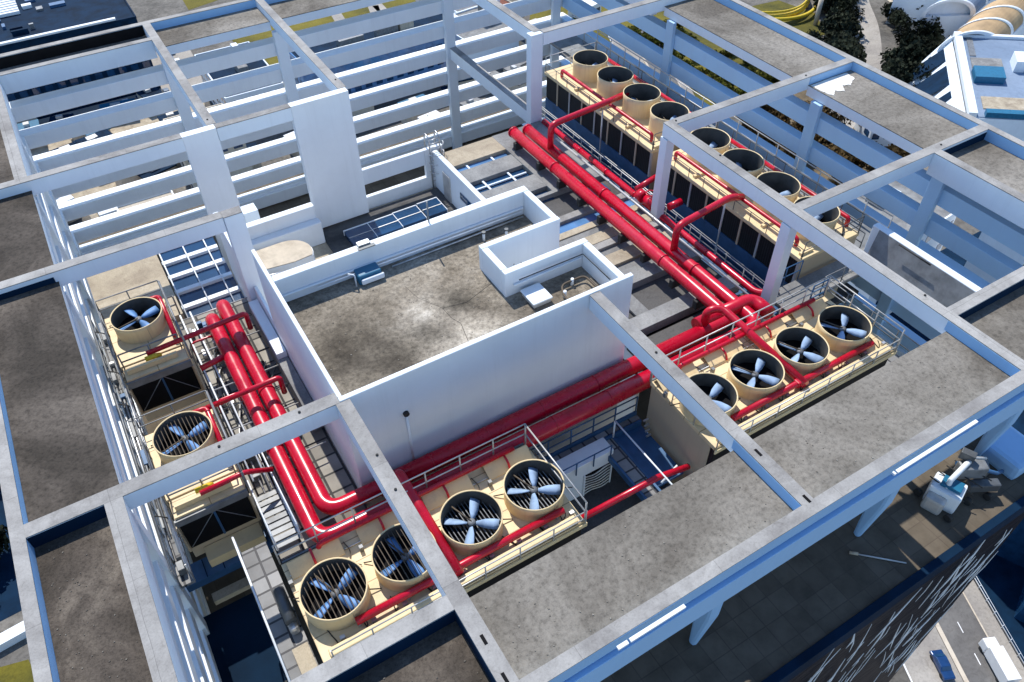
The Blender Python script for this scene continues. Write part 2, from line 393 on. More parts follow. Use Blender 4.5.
# long beams of the open frame
yb = [(7.32, 8.0, 56.7, 77.29), (17.7, 18.38, 56.7, 77.29), (36.05, 36.75, 57.0, 77.29), (5.22, 5.96, 10.16, 26.42),
      (20.58, 21.26, 10.16, 26.42), (35.98, 36.68, 10.16, 39.05)]
for x0, x1, y0, y1 in yb: beam(x0, x1, y0, y1, -1.1, -0.004)
xb = [(-9.11, 5.45, 26.45, 27.2), (-9.11, 5.0, 44.85, 45.55), (-9.11, 5.3, 55.97, 56.65), (7.82, 13.54, 55.97, 56.6),
      (36.69, 55.01, 38.4, 39.08), (36.69, 55.01, 25.95, 26.65), (36.76, 55.01, 56.5, 57.2)]
for x0, x1, y0, y1 in xb: beam(x0, x1, y0, y1, -1.15, -0.008)
# upstand beams of the corner bays
beam(-5.85, -5.05, 10.16, 26.44, -1.7, -0.012); beam(-5.04, 5.21, 13.9, 14.6, -1.3, -0.012)
beam(36.69, 55.01, 14.5, 15.2, -1.7, -0.012); beam(49.2, 49.9, 15.21, 25.94, -1.7, -0.012)
beam(-5.85, -5.05, 56.66, 74.0, -1.65, -0.012); beam(-5.04, 7.31, 73.68, 74.3, -1.65, -0.012)
beam(36.76, 49.3, 73.5, 74.2, -1.8, -0.012); beam(49.3, 50.0, 57.21, 77.28, -1.7, -0.012)
# rim slabs, one per bay
def slab(x0, x1, y0, y1, mat='slab', z=-0.74):
    o = part('roof_slab', 'white', x0, x1, y0, y1, z-0.85, z-0.06)
    MB().box(x0+.003, x1-.003, y0+.003, y1-.003, z-.058, z).build('slab_topping', M[mat], o)
slab(-5.04, 5.21, 10.16, 13.89, 'soil', -0.95)
for x0, x1 in ((5.97, 20.57), (21.27, 35.97)): slab(x0, x1, 10.16, 14.35)
slab(36.69, 55.0, 10.16, 14.49)
slab(-9.11, -5.86, 10.16, 26.44, 'soil', -0.85)
slab(-9.11, -5.15, 27.21, 44.84, 'slab_dark'); slab(-9.11, -5.15, 45.56, 55.96, 'slab_dark'); slab(-9.11, -5.86, 56.66, 77.28, 'slab_dark')
slab(-5.04, 7.31, 74.31, 77.28, 'slab', -1.0)
slab(8.01, 17.69, 73.5, 77.28); slab(18.39, 36.04, 73.5, 77.28); slab(36.76, 49.29, 74.21, 77.28)
slab(49.91, 55.01, 15.21, 25.94, 'slab', -.85); slab(50.2, 55.01, 26.66, 38.39); slab(50.2, 55.01, 39.09, 56.49); slab(50.01, 55.01, 57.21, 77.28)
# thin strips that paint deep shade onto faces inside the rim bays
for x in (20.58, 35.98): part('shade_tint_face', 'shade_blue', x-.02, x-.003, 10.2, 14.5, -.735, -.07, bevel=0)
part('shade_face', 'navy', -9.1, -5.87, 26.42, 26.447, -.845, -.1, bevel=0); part('shade_face', 'navy', -9.1, -5.3, 44.82, 44.847, -.735, -.35, bevel=0)
part('shade_face', 'navy', -5.0, 5.19, 13.87, 13.897, -.945, -.1, bevel=0); part('shade_face', 'navy', 5.19, 5.217, 10.2, 13.86, -.945, -.1, bevel=0)
part('shade_face', 'navy', 49.95, 54.98, 25.92, 25.947, -.845, -.25, bevel=0); part('shade_face', 'navy', 36.75, 54.98, 14.47, 14.497, -.735, -.1, bevel=0)
part('shade_face', 'black', -9.0, 7.3, 77.27, 77.297, -.99, -.08, bevel=0); part('shade_face', 'shade_blue', 50.25, 54.98, 38.37, 38.397, -.735, -.1, bevel=0)
# columns
def column(x0, x1, y0, y1, z0, z1, **k): return part('column', 'white', x0, x1, y0, y1, z0, z1, **k)
for x in (7.45, 17.65, 35.35): column(x, x+1.05, 73.0, 73.58, -20, -1.63)
column(48.7, 49.7, 73.0, 73.48, -20, -1.63)
column(35.48, 36.7, 56.5, 57.3, -20, -0.03)
column(35.95, 36.72, 38.36, 39.12, -20, -1.16); column(35.95, 36.72, 25.9, 26.7, -20, -1.16)
for y in (54.6, 36.5, 24.8): part('column', 'side_shade_blue', 49.9, 50.28, y, y+1.0, -20, -1.62)
for y in (26.4, 44.8, 55.9, 66): column(-5.75, -5.1, y, y+.9, -20, -1.75)
column(5.02, 6.25, 44.75, 45.55, -20, -0.07); part('coping', 'coping', 5.01, 6.26, 44.74, 45.56, -.065, -.01); column(5.05, 5.45, 45.56, 50.5, -20, -3.2)
for x in (-3.9, 5.2, 20.25, 35.3, 48.2):
    b = MB(); top = [(x, 12.3), (x+.95, 12.3), (x+.95, 13.5), (x, 13.5)]; bot = [(x+.25, 12.9), (x+.75, 12.9), (x+.75, 13.4), (x+.25, 13.4)]
    A = [b.bm.verts.new((q[0]*S, q[1]*S, -1.62*S)) for q in top]; B = [b.bm.verts.new((q[0]*S, q[1]*S, -15*S)) for q in top]; C_ = [b.bm.verts.new((q[0]*S, q[1]*S, -20*S)) for q in bot]
    b.bm.faces.new(A); b.bm.faces.new(C_[::-1])
    for u, v in ((A, B), (B, C_)):
        for i in range(4): b.bm.faces.new((u[i], u[(i+1) % 4], v[(i+1) % 4], v[i]))
    b.build('column', M['shade_blue'], tower, 0.12)
# broad wall panels hung at the inner ends of the rear beams
part('wall_panel', 'white2', 5.3, 7.8, 56.0, 56.69, -20, -0.02); part('wall_panel', 'white2', 13.55, 18.28, 56.0, 56.69, -11.65, -0.02)
column(8.0, 9.2, 57.0, 58.2, -20, -8.5)
# lower beam to the rear facade
o = part('beam', 'white', 35.65, 36.35, 57.31, 72.98, -8.9, -7.66); MB().box(35.64, 36.36, 57.31, 72.98, -7.655, -7.6).build('coping', M['coping'], o)
# louver fins, six levels on each side
for k in range(7):
    z = -2.8-2.6*k
    part('louver', 'white2', -6.3, 51.3, 73.6, 74.95, z-1.3, z-.004)
    part('louver', 'side_shade_blue', 50.3, 51.29, 14.4, 73.58, z-1.35, z)
    part('louver', 'white2', -6.29, -5.3, 14.4, 73.58, z-1.1, z)
part('base_wall', 'white', -6.0, 51.0, 74.0, 74.7, -20, -18.0)
part('base_wall', 'white', 50.4, 51.1, 14.3, 73.9, -20, -17.5)
part('base_wall', 'white', -6.1, -5.4, 14.3, 73.9, -20, -17.5)
# main roof terrace and shaft below
part('terrace_slab', 'terrace', -10.6, 52.5, 9.0, 79.5, -20.6, -20.0)
part('terrace_kerb', 'navy', -10.6, 52.5, 8.4, 8.98, -21.6, -19.75)
part('terrace_kerb', 'white', 52.52, 53.1, 8.4, 79.5, -21.6, -19.3)
part('terrace_kerb', 'white', -11.2, -10.62, 8.4, 79.5, -21.6, -19.6)
part('tower_shaft', 'facade_glass', -10.8, 52.6, 8.75, 79.3, GZ, -21.0, bevel=0)
refl = MB(); rl_ = random.Random(8)  # thin pale strands standing in for reflections streaking the dark glass
for i in range(800):
    x = rl_.uniform(-10.4, 52); z = -22.5-150*rl_.random()**1.4; L_ = rl_.uniform(2, 9); sl_ = rl_.choice((-.3, -.12, .05, .3))+rl_.uniform(-.06, .06)
    x1_ = min(52.3, max(-10.5, x+sl_*L_))
    refl.tube([(x, 8.6+rl_.uniform(-.12, .08), z), ((x+x1_)/2+rl_.uniform(-.2, .2), 8.55, z-L_*.5), (x1_, 8.62, max(z-L_, GZ+1))], [.02, rl_.choice((.03, .05, .075)), .015], 4)
refl.build('reflection_streaks', M['white2'], tower)
# drip tubes and scuppers on copings
def scup(x, y, z=0):
    MB().box(x-.07, x+.07, y-.22, y+.22, z-.05, z+.012).build('scupper', M['black'], tower)
for x, y in ((5.6, 12.2), (5.55, 10.5), (20.95, 13.3), (21.0, 10.3)): scup(x, y, -.001)
def bolt(x, y): MB().lathe([(0.001, .07), (.07, .07), (.07, 0)], x, y, -.02, 8).build('lifting_eye', M['rubber'], tower)
for x, y in ((36.9, 38.75), (36.5, 33.5), (50.4, 26.35), (36.5, 16.5), (50, 38.7), (3.5, 26.9), (-.5, 26.9), (5.7, 22.5), (5.62, 20.3), (20.95, 20.9), (7.6, 57.5), (18.1, 58.2)): bolt(x, y)

# plant floor on the right: concrete strips with openings between
deck = thing('plant_floor', 'grey strip-slotted concrete floor carrying the twin red mains on the right', 'floor', (32, 42, -20))
def dp(name, mat, *a, **k): return box(name, M[mat], deck, *a, bevel=0.015, **k)
yy = 27.3
random.seed(3)
strips = [(27.2, 28.6, 'darkfloor', .5), (29.0, 30.3, 'floor', 0), (30.31, 33.19, 'darkfloor', .6), (33.2, 34.3, 'floor', 0), (34.31, 35.59, 'floor', .25), (35.6, 36.9, 'tanfloor', 0), (36.91, 37.79, 'floor', .3), (37.8, 38.5, 'coping', .05),
          (38.51, 39.6, 'tanfloor', .02), (39.61, 40.4, 'floor', .2), (40.41, 41.1, 'roof_edge', .1), (41.11, 42.2, 'glass_sky', .3), (42.21, 42.9, 'coping', 0), (42.91, 45.9, 'darkfloor', .45),
          (45.91, 46.3, 'floor', 0), (47.1, 49.2, 'floor', 0), (51.0, 53.0, 'floor', .05), (53.9, 56.4, 'tanfloor', 0)]
M['roof_edge'] = M['tanfloor']
for a, b, m, dz in strips: dp('floor_strip', m, 25.8, 36.4, a, b, -9.2, -8.4-dz)
dp('floor_edge', 'floor', 25.8, 26.3, 26.9, 37.5, -9.0, -8.36); dp('floor_edge', 'floor', 31.2, 36.45, 45.9, 56.45, -9.05, -8.38); dp('floor_edge', 'floor', 28.1, 29.2, 30.31, 33.19, -8.9, -8.7); dp('floor_edge', 'white2', 26.9, 27.0, 26.9, 30, -8.38, -8.2)
dp('sub_floor', 'darkfloor', 25.8, 36.5, 26.9, 56.4, -10.6, -10.2)
dp('floor_glazing', 'glass_sky', 25.5, 31.1, 53.02, 53.88, -9.2, -8.75); dp('floor_glazing', 'glass', 25.5, 31.1, 49.25, 50.95, -9.2, -8.8); dp('floor_glazing', 'glass', 25.5, 31.1, 45.7, 47.0, -9.2, -8.8)
dp('floor_glazing', 'glass', 33.6, 35.8, 44.2, 45.4, -8.84, -8.78)
for x in (27, 29.5): 
    for y0, y1 in ((53.02, 53.88), (49.25, 50.95), (45.7, 47.0)): dp('glazing_bar', 'white', x, x+.18, y0, y1, -8.74, -8.62)
dp('glazing_bar', 'white', 25.6, 31.0, 50.0, 50.15, -8.76, -8.6)
dp('rear_floor', 'darkfloor', 36.8, 49.4, 27.4, 61.5, -14.4, -14.0)
dp('support_wall', 'white', 25.8, 26.1, 27.0, 56.4, -20, -9.1)

# ------------------------------------------------------------------ penthouse
ph = thing('rooftop_penthouse', 'white walled rooftop block with stained bare concrete roof and notched right end', 'roof block', (14.5, 32, -20))
def pp(name, mat, *a, **k): 
    k.setdefault('bevel', 0.03); return box(name, M[mat], ph, *a, **k)
T = .42; zr = -1.75
pp('wall', 'white2', 5.46, 23.72, 26.45, 26.45+.32, -20, 0.06)                       # front
pp('wall', 'white2', 5.46, 5.46+.24, 26.78, 40.6, -20, 0.03); pp('wall', 'white2', 5.46, 5.7, 40.61, 44.7, -20, -6)                         # left, running on past the roof
pp('wall', 'white2', 5.71, 23.1, 37.0, 37.6, -20, 0.04)                            # rear
pp('wall', 'white2', 22.68, 23.1, 33.66, 36.99, -20, 0.02)
pp('wall', 'white2', 17.4, 23.1, 33.23, 33.65, -20, 0.05)
pp('wall', 'white2', 17.4, 17.82, 30.9, 33.22, -20, 0.03)
pp('wall', 'white2', 17.4, 23.3, 30.45, 30.88, -20, 0.04)
pp('wall', 'white2', 22.88, 23.3, 26.78, 30.44, -20, 0.02)
MB().prism([(5.71, 26.78), (22.87, 26.78), (22.87, 30.44), (17.39, 30.44), (17.39, 33.66), (22.67, 33.66), (22.67, 36.99), (5.71, 36.99)], -2.5, zr).build('roof', M['roof'], ph)
pp('ledge', 'white2', 5.9, 22.6, 36.82, 36.99, -1.2, -1.08); pp('ledge', 'white2', 17.9, 22.8, 30.28, 30.44, -1.0, -.9)
# expansion joints and a wall outlet with its run-off pipe
def tubepart(name, mat, parent, pts, r, n=8): return MB().tube(pts, r, n).build(name, M[mat], parent)
tubepart('roof_joint', 'rubber', ph, [(13.8, 26.95, zr), (13.65, 28.1, zr), (14.05, 29.9, zr), (13.8, 30.6, zr), (13.75, 31.6, zr), (15.2, 31.3, zr), (17.3, 32, zr)], .016, 5)
tubepart('roof_joint', 'rubber', ph, [(13.75, 31.6, zr), (12.9, 33.2, zr), (12.7, 34.6, zr)], .01, 5)
tubepart('wall_pipe', 'white2', ph, [(8.72, 26.38, -3.0), (8.72, 26.38, -7.5)], .08)
tubepart('wall_outlet', 'rubber', ph, [(8.72, 26.46, -2.9), (8.72, 26.28, -2.9)], .17, 12)
tubepart('conduit', 'white2', ph, [(8, 36.75, -1.3), (22.4, 36.75, -1.3)], .05, 6)
tubepart('conduit', 'rubber', ph, [(18.2, 30.2, -.55), (22.6, 30.2, -.55), (22.75, 30.2, -.55), (22.75, 27.4, -.55)], .035, 6)
tubepart('conduit', 'galv', ph, [(12.8, 36.6, -1.7), (22.4, 36.6, -1.62)], .06, 6)

random.seed(41)

def scrap(x0, x1, y0, y1, n, z, mat, lab):
    b = MB()
    for i in range(n):
        x, y = random.uniform(x0, x1), random.uniform(y0, y1); r_ = random.uniform(.012, .045)
        b.prism([(x+r_*random.uniform(.6, 1.4)*math.cos(a), y+r_*random.uniform(.6, 1.4)*math.sin(a)) for a in (0, 1.3, 2.5, 3.8, 5.1)], z+.001, z+.03)
    o = b.build('grit', M[mat]); o['kind'] = 'stuff'; tag(o, lab, 'grit')
scrap(-8.9, -6.0, 11, 26, 150, -.85, 'slab', 'pale grit scattered over the dark dirt of the left front bay')
scrap(-4.9, 5, 10.4, 13.6, 60, -.95, 'slab', 'pale grit scattered over the dirt of the front left bay')
scrap(6.2, 35.5, 10.3, 14.1, 130, -.74, 'slab', 'pale grit scattered over the front rim slabs')
scrap(6, 22, 27, 36.5, 160, -1.75, 'slab', 'pale grit scattered over the stained roof')
# ================================================================== COOLING TOWERS
def blade_fan(parent, cx, cy, z, rad, n, a0, mat, shaft_dir, pitch=28):
    f = MB().lathe([(.001, .14), (.2, .12), (.22, -.1), (.001, -.12)], cx, cy, z, 14).build('fan_hub', M['greysteel'], parent)
    for k in range(n):
        a = a0+2*PI*k/n; b = MB(); ca, sa = math.cos(a), math.sin(a); tp = R(pitch)
        prof = [(.16, .06), (.34, .12), (.5, .165), (.8, .19), (1.0, .185)]
        rows = []
        for t, hw in prof:
            rr = t*rad; tw = tp*(1.25-.5*t)
            row = []
            for sgn in (-1, 0, 1):
                u = hw*rad*sgn; dz = math.sin(tw)*u+(.015*rad if sgn == 0 else 0); u *= math.cos(tw)
                row.append(b.bm.verts.new(((cx+ca*rr-sa*u)*S, (cy+sa*rr+ca*u)*S, (z+dz)*S)))
            rows.append(row)
        for r0, r1 in zip(rows, rows[1:]):
            for i in range(2): b.bm.faces.new((r0[i], r1[i], r1[i+1], r0[i+1])).smooth = True
        o = b.build('blade', mat, f)
        so_ = o.modifiers.new('t', 'SOLIDIFY'); so_.thickness = .03
    e = Vector((cx, cy, z-.02))+Vector(shaft_dir)*rad*1.02
    MB().tube([(cx, cy, z+.12), (e.x, e.y, z+.2)], .045, 8).build('drive_shaft', M['cable'], f)
def fan_cell(parent, cx, cy, zd, h, R0, n=4, a0=0.4, bars=None, mat='blade', shaft=(-.5, .86, 0), fz=.55, struts=True):
    st = MB().lathe([(R0*1.0, 0), (R0*.985, h*.35), (R0*.99, h*.7), (R0*1.015, h), (R0*.985, h+.02), (R0*.965, h-.02)], cx, cy, zd, 48).build('fan_stack', M['cream'], parent)
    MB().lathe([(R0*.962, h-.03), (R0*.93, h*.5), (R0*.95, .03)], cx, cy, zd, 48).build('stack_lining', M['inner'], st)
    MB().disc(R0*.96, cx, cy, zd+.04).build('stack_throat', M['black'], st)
    blade_fan(st, cx, cy, zd+h*fz, R0*.88, n, a0, M[mat], shaft)
    if bars:
        b = MB(); ang, zz, cnt, br = bars
        for i in range(cnt):
            u = -R0*.93+2*R0*.93*(i+.5)/cnt; L = math.sqrt((R0*.94)**2-u*u)
            b.tube([(cx+math.cos(ang)*t-math.sin(ang)*u, cy+math.sin(ang)*t+math.cos(ang)*u, zd+zz) for t in (-L, L)], br, 5)
        b.build('grille', M['cable'] if zz > h*.5 else M['greysteel'], st)
    for a in ((-.3, 2.6) if struts else ()):
        MB().tube([(cx+R0*math.cos(a), cy+R0*math.sin(a), zd+.25), (cx+(R0+.55)*math.cos(a), cy+(R0+.55)*math.sin(a), zd+.06)], .035, 5).build('strut', M['rubber'], st)
    for a in (2*PI*.78, 2*PI*.28):   # seams
        MB().tube([(cx+R0*1.0*math.cos(a), cy+R0*1.0*math.sin(a), zd+.0), (cx+R0*1.0*math.cos(a), cy+R0*1.0*math.sin(a), zd+h*.97)], .02, 4).build('seam', M['tan_wall'], st)
    return st
def rail(parent, pts, h=1.75, step=2.1, r=.045, mat='rail', name='guard_rail', mid=2):
    b = MB(); P = [Vector(p) for p in pts]
    for k in range(1, mid+1): b.tube([p+Vector((0, 0, h*k/mid)) for p in P], r, 6)
    for a, c in zip(P, P[1:]):
        n = max(1, round((c-a).length/step))
        for i in range(n+1):
            q = a.lerp(c, i/n); b.tube([q, q+Vector((0, 0, h))], r*1.05, 6)
    return b.build(name, M[mat], parent)
def pipe_part(parent, pts, r, rad=.5, name='header_pipe', mat='red', n=12):
    return MB().tube(fillet(pts, rad), r, n).build(name, M[mat], parent)

def front_bank(x0, x1, fans, label, cross_x, barspec, angs, rail_right, nbl, shaft):
    zd = -6.3; y0, y1 = 17.55, 23.5
    t = thing('cooling_tower', label, 'cooling tower', ((x0+x1)/2, 20.3, -20), 'rows of cooling tower fans')
    MB().box(x0, x1, y0, y1, zd-.3, zd).build('deck', M['cream_deck'], t, .02)
    MB().box(x0+.05, x1-.05, y0+.45, y1-.1, -13, zd-.302).build('casing', M['tan_wall'], t, .02)
    MB().box(x0+.1, x1-.1, y0+.12, y0+.44, -11.5, zd-.32).build('inlet_louver', M['louvre_dark'], t)
    MB().box(x0-.1, x1+.1, y0-.12, y0-.01, zd-.42, zd-.12).build('edge_beam', M['cream'], t, .02)
    MB().box(x0+.4, x1-.4, y0+.05, y0+.5, zd, zd+.28).build('kick_box', M['cream'], t, .03)
    MB().box(x0+.1, x1-.1, y1+.0, y1+.12, zd-.5, zd+.06).build('edge_beam', M['rail_dark'], t)
    for i, cx in enumerate(fans):
        fan_cell(t, cx, 20.25, zd, 1.15, 1.62, nbl[i], angs[i], barspec[i], 'blade_dark' if barspec[i] and barspec[i][1] > .8 else 'blade', shaft, .5)
        c = MB()
        c.poly([(cx-1.5, y1-1.15, zd+.05), (cx+1.3, y1-1.15, zd+.05), (cx+1.3, y1-.35, zd+.42), (cx-1.5, y1-.35, zd+.42)], .05)
        c.poly([(cx-1.5, y1-.34, zd+.42), (cx+1.3, y1-.34, zd+.42), (cx+1.3, y1-.1, zd+.05), (cx-1.5, y1-.1, zd+.05)], .05)
        c.build('basin_cover', M['cream'], t)
        MB().tube(fillet([(cx+1.45, y1-.5, zd+.1), (cx+1.6, y1-1.2, zd+.12), (cx+1.3, y1-1.7, zd+.1), (cx+1.75, y1-2.2, zd+.08)], .3), .03, 5).build('cable', M['cable'], t)
    xa, xb = fans[0]+.3, fans[-1]+.5
    pipe_part(t, [(xa-.1, y1-.3, zd+.1), (xa, y1-.3, zd+.62), (xb, y1-.3, zd+.62)], .15, .2)
    pipe_part(t, [(xa, y0+.9, zd+.5), (xb+.2, y0+.9, zd+.5)], .2, .2)
    for x in (xa+.1, (xa+cross_x)/2, cross_x+1.2, xb-.2): MB().box(x-.07, x+.07, y0+.8, y0+1.0, zd, zd+.35).build('pipe_stand', M['rail'], t)
    for x in (fans[1]+1.9-.1,): MB().box(x-.2, x+.2, y0+.66, y0+1.14, zd+.27, zd+.73).build('flange', M['red'], t, .05)
    rail(t, [(x0, y1+.05, zd), (x1, y1+.05, zd)]); rail(t, [(x0+.5, y0-.05, zd-.3), (x1, y0-.05, zd-.3)], 1.3, 2.1, .04)
    if rail_right: rail(t, [(x1-.02, y1, zd), (x1-.02, y0, zd)], 1.75, 6.3, .05)
    else:
        rail(t, [(x1-.02, y1, zd), (x1-.02, y0, zd)], 1.75, 2.1, .045); rail(t, [(x0+.05, y1, zd), (x0+.05, y0, zd)], 1.5, 2.0, .04)
    rd = random.Random(int(x0))
    for i in range(9):      # loose hoses, conduits and small valves on the deck
        x = x0+.8+i*(x1-x0-1.6)/8; yy_ = y0+1.25+rd.uniform(-.1, .3)
        MB().tube(fillet([(x, y0+.9, zd+.45), (x+.1, y0+.75, zd+.2), (x+rd.uniform(-.3, .3), y0+.55, zd+.05), (x+rd.uniform(-.4, .4), yy_, zd+.05)], .15), .03, 5).build('hose', M['rubber'], t)
        MB().box(x+.3, x+.55, y0+.62, y0+.8, zd+.005, zd+.22).build('bracket', M['galv'], t)
    MB().tube([(x0+.2, y1-.9, zd+.06), (x1-.2, y1-.95, zd+.06)], .045, 6).build('conduit', M['galv'], t)
    for cx in fans:
        MB().box(cx-1.75, cx-1.55, y1-1.5, y1-1.3, zd, zd+.4).build('junction_box', M['greysteel'], t)
        MB().tube(fillet([(cx-.2, y1-.3, zd+.62), (cx-.2, y1-.9, zd+.5), (cx-.2, y1-1.1, zd+.1)], .2), .07, 8).build('drop_pipe', M['red'], t)
    return t
g = lambda z, n=13, r_=.026, a=PI/2+.03: (a, z, n, r_)
front_bank(-.1, 14.5, (1.65, 5.4, 9.2, 13.0), 'four-fan cream cooling tower nearest the camera, its left fans behind bar grilles', 7.35,
           (g(.92), g(.92), g(.3, 15, .03), g(.3, 15, .03)), (.5, .2, .95, 1.05), True, (4, 4, 4, 4), (-.35, .93, 0))
front_bank(23.5, 38.4, (25.15, 28.85, 32.6, 36.35), 'four-fan cream cooling tower at front right with open fans and a looped red feed pipe', 30.75,
           (None,)*4, (1.9, 2.1, 1.95, 2.2), False, (4, 4, 4, 4), (-.5, .85, 0))

def side_bank(y0, y1, fans, label, bent):
    zd = -6.45; x0, x1 = 40.1, 46.0
    t = thing('cooling_tower', label, 'cooling tower', (43, (y0+y1)/2, -14), 'rows of cooling tower fans')
    MB().box(x0-.15, x1, y0, y1, zd-.28, zd).build('deck', M['cream'], t, .02)
    MB().box(x0+.12, x1, y0+.08, y1-.08, -13, zd-.282).build('casing', M['tan_wall'], t, .02)
    n = 8; st = (y1-y0-.3)/n
    for i in range(n):
        a = y0+.2+i*st
        MB().box(x0+.02, x0+.118, a+.1, a+st-.1, -9.1, zd-.34).build('inlet_louver', M['louvre_dark'], t)
        MB().box(x0-.04, x0+.119, a-.09, a+.09, -9.15, zd-.29).build('post', M['tan_wall'] if i % 2 else M['rail'], t)
    MB().box(x0-.02, x0+.115, y0+.1, y1-.1, -13, -9.16).build('plinth_panel', M['bluesteel'], t)
    for i, cy in enumerate(fans): fan_cell(t, 43.3, cy, zd, 1.75, 1.66, 4, .4+i*.5, None, 'blade', (.2, .98, 0), .28, False)
    pipe_part(t, [(45.75, fans[-1]-1.2, zd+.1), (45.75, fans[-1]-1.2, zd+.75), (45.75, fans[0]+1.2, zd+.75)], .17, .2)
    pipe_part(t, [(40.75, fans[-1]-1.0, zd+.15), (40.75, fans[-1]-1.0, zd+.75), (40.75, fans[0]+1.0, zd+.75), (40.75, fans[0]+1.0, zd+.1)], .16, .3)
    for cy in fans:
        MB().tube(fillet([(45.5, cy-.9, zd+.6), (44.9, cy-1.6, zd+.35), (44.6, cy-1.9, zd+.05)], .3), .06, 6).build('hose', M['rubber'], t)
        MB().box(40.3, 41.5, cy-2.0, cy-1.75, zd, zd+.22).build('basin_cover', M['cream'], t)
    rail(t, [(40.05, y0+.1, zd), (40.05, y1-.1, zd)], .85, 1.8, .03, 'rail_dark', mid=1)
    rail(t, [(45.95, y1-.1, zd), (45.95, y0+.1, zd)], 1.6, 1.9, .035, 'rail_dark')
    rail(t, [(40.1, y1-.05, zd), (45.9, y1-.05, zd)], 1.5, 2.9, .035, 'rail'); rail(t, [(40.1, y0+.05, zd), (45.9, y0+.05, zd)], 1.5, 2.9, .035, 'rail_dark')
    return t
side_bank(44.3, 61.2, (58.3, 54.3, 50.3, 46.4), 'four tall-stacked fans on cream cooling tower at the far right corner of the plant', False)
side_bank(27.2, 43.3, (41.2, 37.3, 33.4, 29.5), 'cooling tower with dark inlets between the two tall lilac columns on the right', True)

def single(cy, label, cross, grille):
    zd = -6.4; x0, x1 = -4.15, -.15; y0, y1 = cy-3.1, cy+2.1
    t = thing('cooling_tower', label, 'cooling tower', (-2.1, cy-.6, -14), 'single-fan cooling towers along the left louvers')
    MB().box(x0, x1, y0, y1, zd-.25, zd).build('deck', M['cream_deck'], t, .02)
    MB().box(x0+.05, x1-.05, cy-4.4, y1-.05, -10.5, zd-.252).build('casing', M['tan_wall'], t, .02)
    MB().box(x0, x1, cy-4.55, cy-4.401, zd-.75, zd-.25).build('lintel', M['greysteel'], t)
    MB().box(x0+.12, x1-.12, cy-4.5, cy-4.402, -9.4, zd-.76).build('inlet_louver', M['black'], t)
    MB().box((x0+x1)/2-.06, (x0+x1)/2+.06, cy-4.56, cy-4.501, -9.4, zd-.76).build('post', M['bluesteel'], t)
    for x in (x0-.06, x1-.06): MB().box(x, x+.12, cy-4.56, cy-4.4, -9.6, zd-.76).build('post', M['tan_wall'], t)
    MB().tube([(x0+.2, cy-4.505, -9.3), (-2.2, cy-4.505, zd-.8)], .03, 4).build('brace', M['greysteel'], t); MB().tube([(-2, cy-4.505, zd-.8), (x1-.2, cy-4.505, -9.3)], .03, 4).build('brace', M['greysteel'], t)
    MB().box(x0+.1, x1-.1, cy-4.38, y0-.02, zd-.25, zd-.1).build('step_deck', M['cream_deck'], t)
    fan_cell(t, -2.1, cy, zd, 1.2, 1.62, 4, .3, g(.95, 14, .024, PI/2+.05) if grille else None, 'blade_dark', (-.9, -.3, 0))
    pipe_part(t, [(-2.2, y1-.25, zd+.5), (-.42, y1-.25, zd+.5), (-.42, cy-2.6, zd+.45)], .16, .3)
    MB().tube([(-2.6, y0-.5, zd+.35), (-2.0, y0-.5, zd+.35), (-1.7, y0-.3, zd+.1)], .16, 8).build('elbow_pipe', M['yellow'], t)
    MB().box(x0+.3, x1-.6, y0-.9, y0-.7, zd-.08, zd+.3).build('kick_box', M['cream'], t)
    rail(t, [(x1+.05, y1, zd), (x0, y1, zd), (x0, y0-.5, zd)], 1.6, 2.0, .045, 'greysteel')
    rail(t, [(x1+.1, y1, zd), (x1+.1, cy-4.4, zd-.2)], 1.5, 2.2, .07, 'greysteel', mid=1)
    rail(t, [(x0+.2, y0-.1, zd-.2), (x1-.2, y0-.1, zd-.2)], 1.3, 1.9, .05, 'greysteel', mid=2)
    return t
single(45.2, 'single-fan cream cooling tower with open shaded fan at the left rear', 0, False)
single(33.6, 'single-fan cream cooling tower with bar grille and dark inlet at the left front', 0, True)

# ================================================================== PIPEWORK
def pipe(label, pts, r, rad=1.0, name='water_pipe', mat='red', joints=(), group=None, n=20, saddles=()):
    o = MB().tube(fillet(pts, rad, 10), r, n).build(name, M[mat])
    tag(o, label, 'pipe', group)
    for q, ax in joints:
        q = Vector(q); a = Vector(ax)*.09
        MB().tube([q-a, q+a], r*1.09, n).build('coupling', M[mat], o)
    for x, y, z in saddles:
        MB().box(x-.55, x+.25, y-.2, y+.2, z-r-.55, z-r+.18).build('saddle', M['rubber'], o, .03)
    return o
zp = -7.15
sad = lambda x: [(x, y, zp) for y in (53, 49.2, 46, 43, 40.2, 37.4, 34.6, 31.2, 28.6)]
pipe('wide glossy red main hugging the penthouse walls as the inner of the two bends', [(32.2, 54.3, zp), (32.2, 25.75, zp), (3.2, 25.75, zp), (3.2, 45.2, zp), (3.2, 45.9, zp-.5), (3.2, 46.2, zp-3)], .47, 1.0,
     joints=[((32.2, 47.5, zp), (0, 1, 0)), ((32.2, 33, zp), (0, 1, 0)), ((3.2, 36, zp), (0, 1, 0)), ((20, 25.75, zp), (1, 0, 0)), ((32.2, 54.2, zp), (0, 1, 0))], saddles=sad(32.1), group='twin red water mains')
pipe('wide glossy red main running outside its twin, next to the railings and columns', [(33.5, 54.0, zp), (33.5, 24.35, zp), (2.15, 24.35, zp-.1), (2.15, 44.2, zp), (2.15, 44.9, zp-.5), (2.15, 45.2, zp-3)], .47, 1.0,
     joints=[((33.5, 42.15, zp), (0, 1, 0)), ((33.5, 31, zp), (0, 1, 0)), ((2.15, 31.4, zp), (0, 1, 0)), ((33.5, 53.9, zp), (0, 1, 0))], group='twin red water mains')
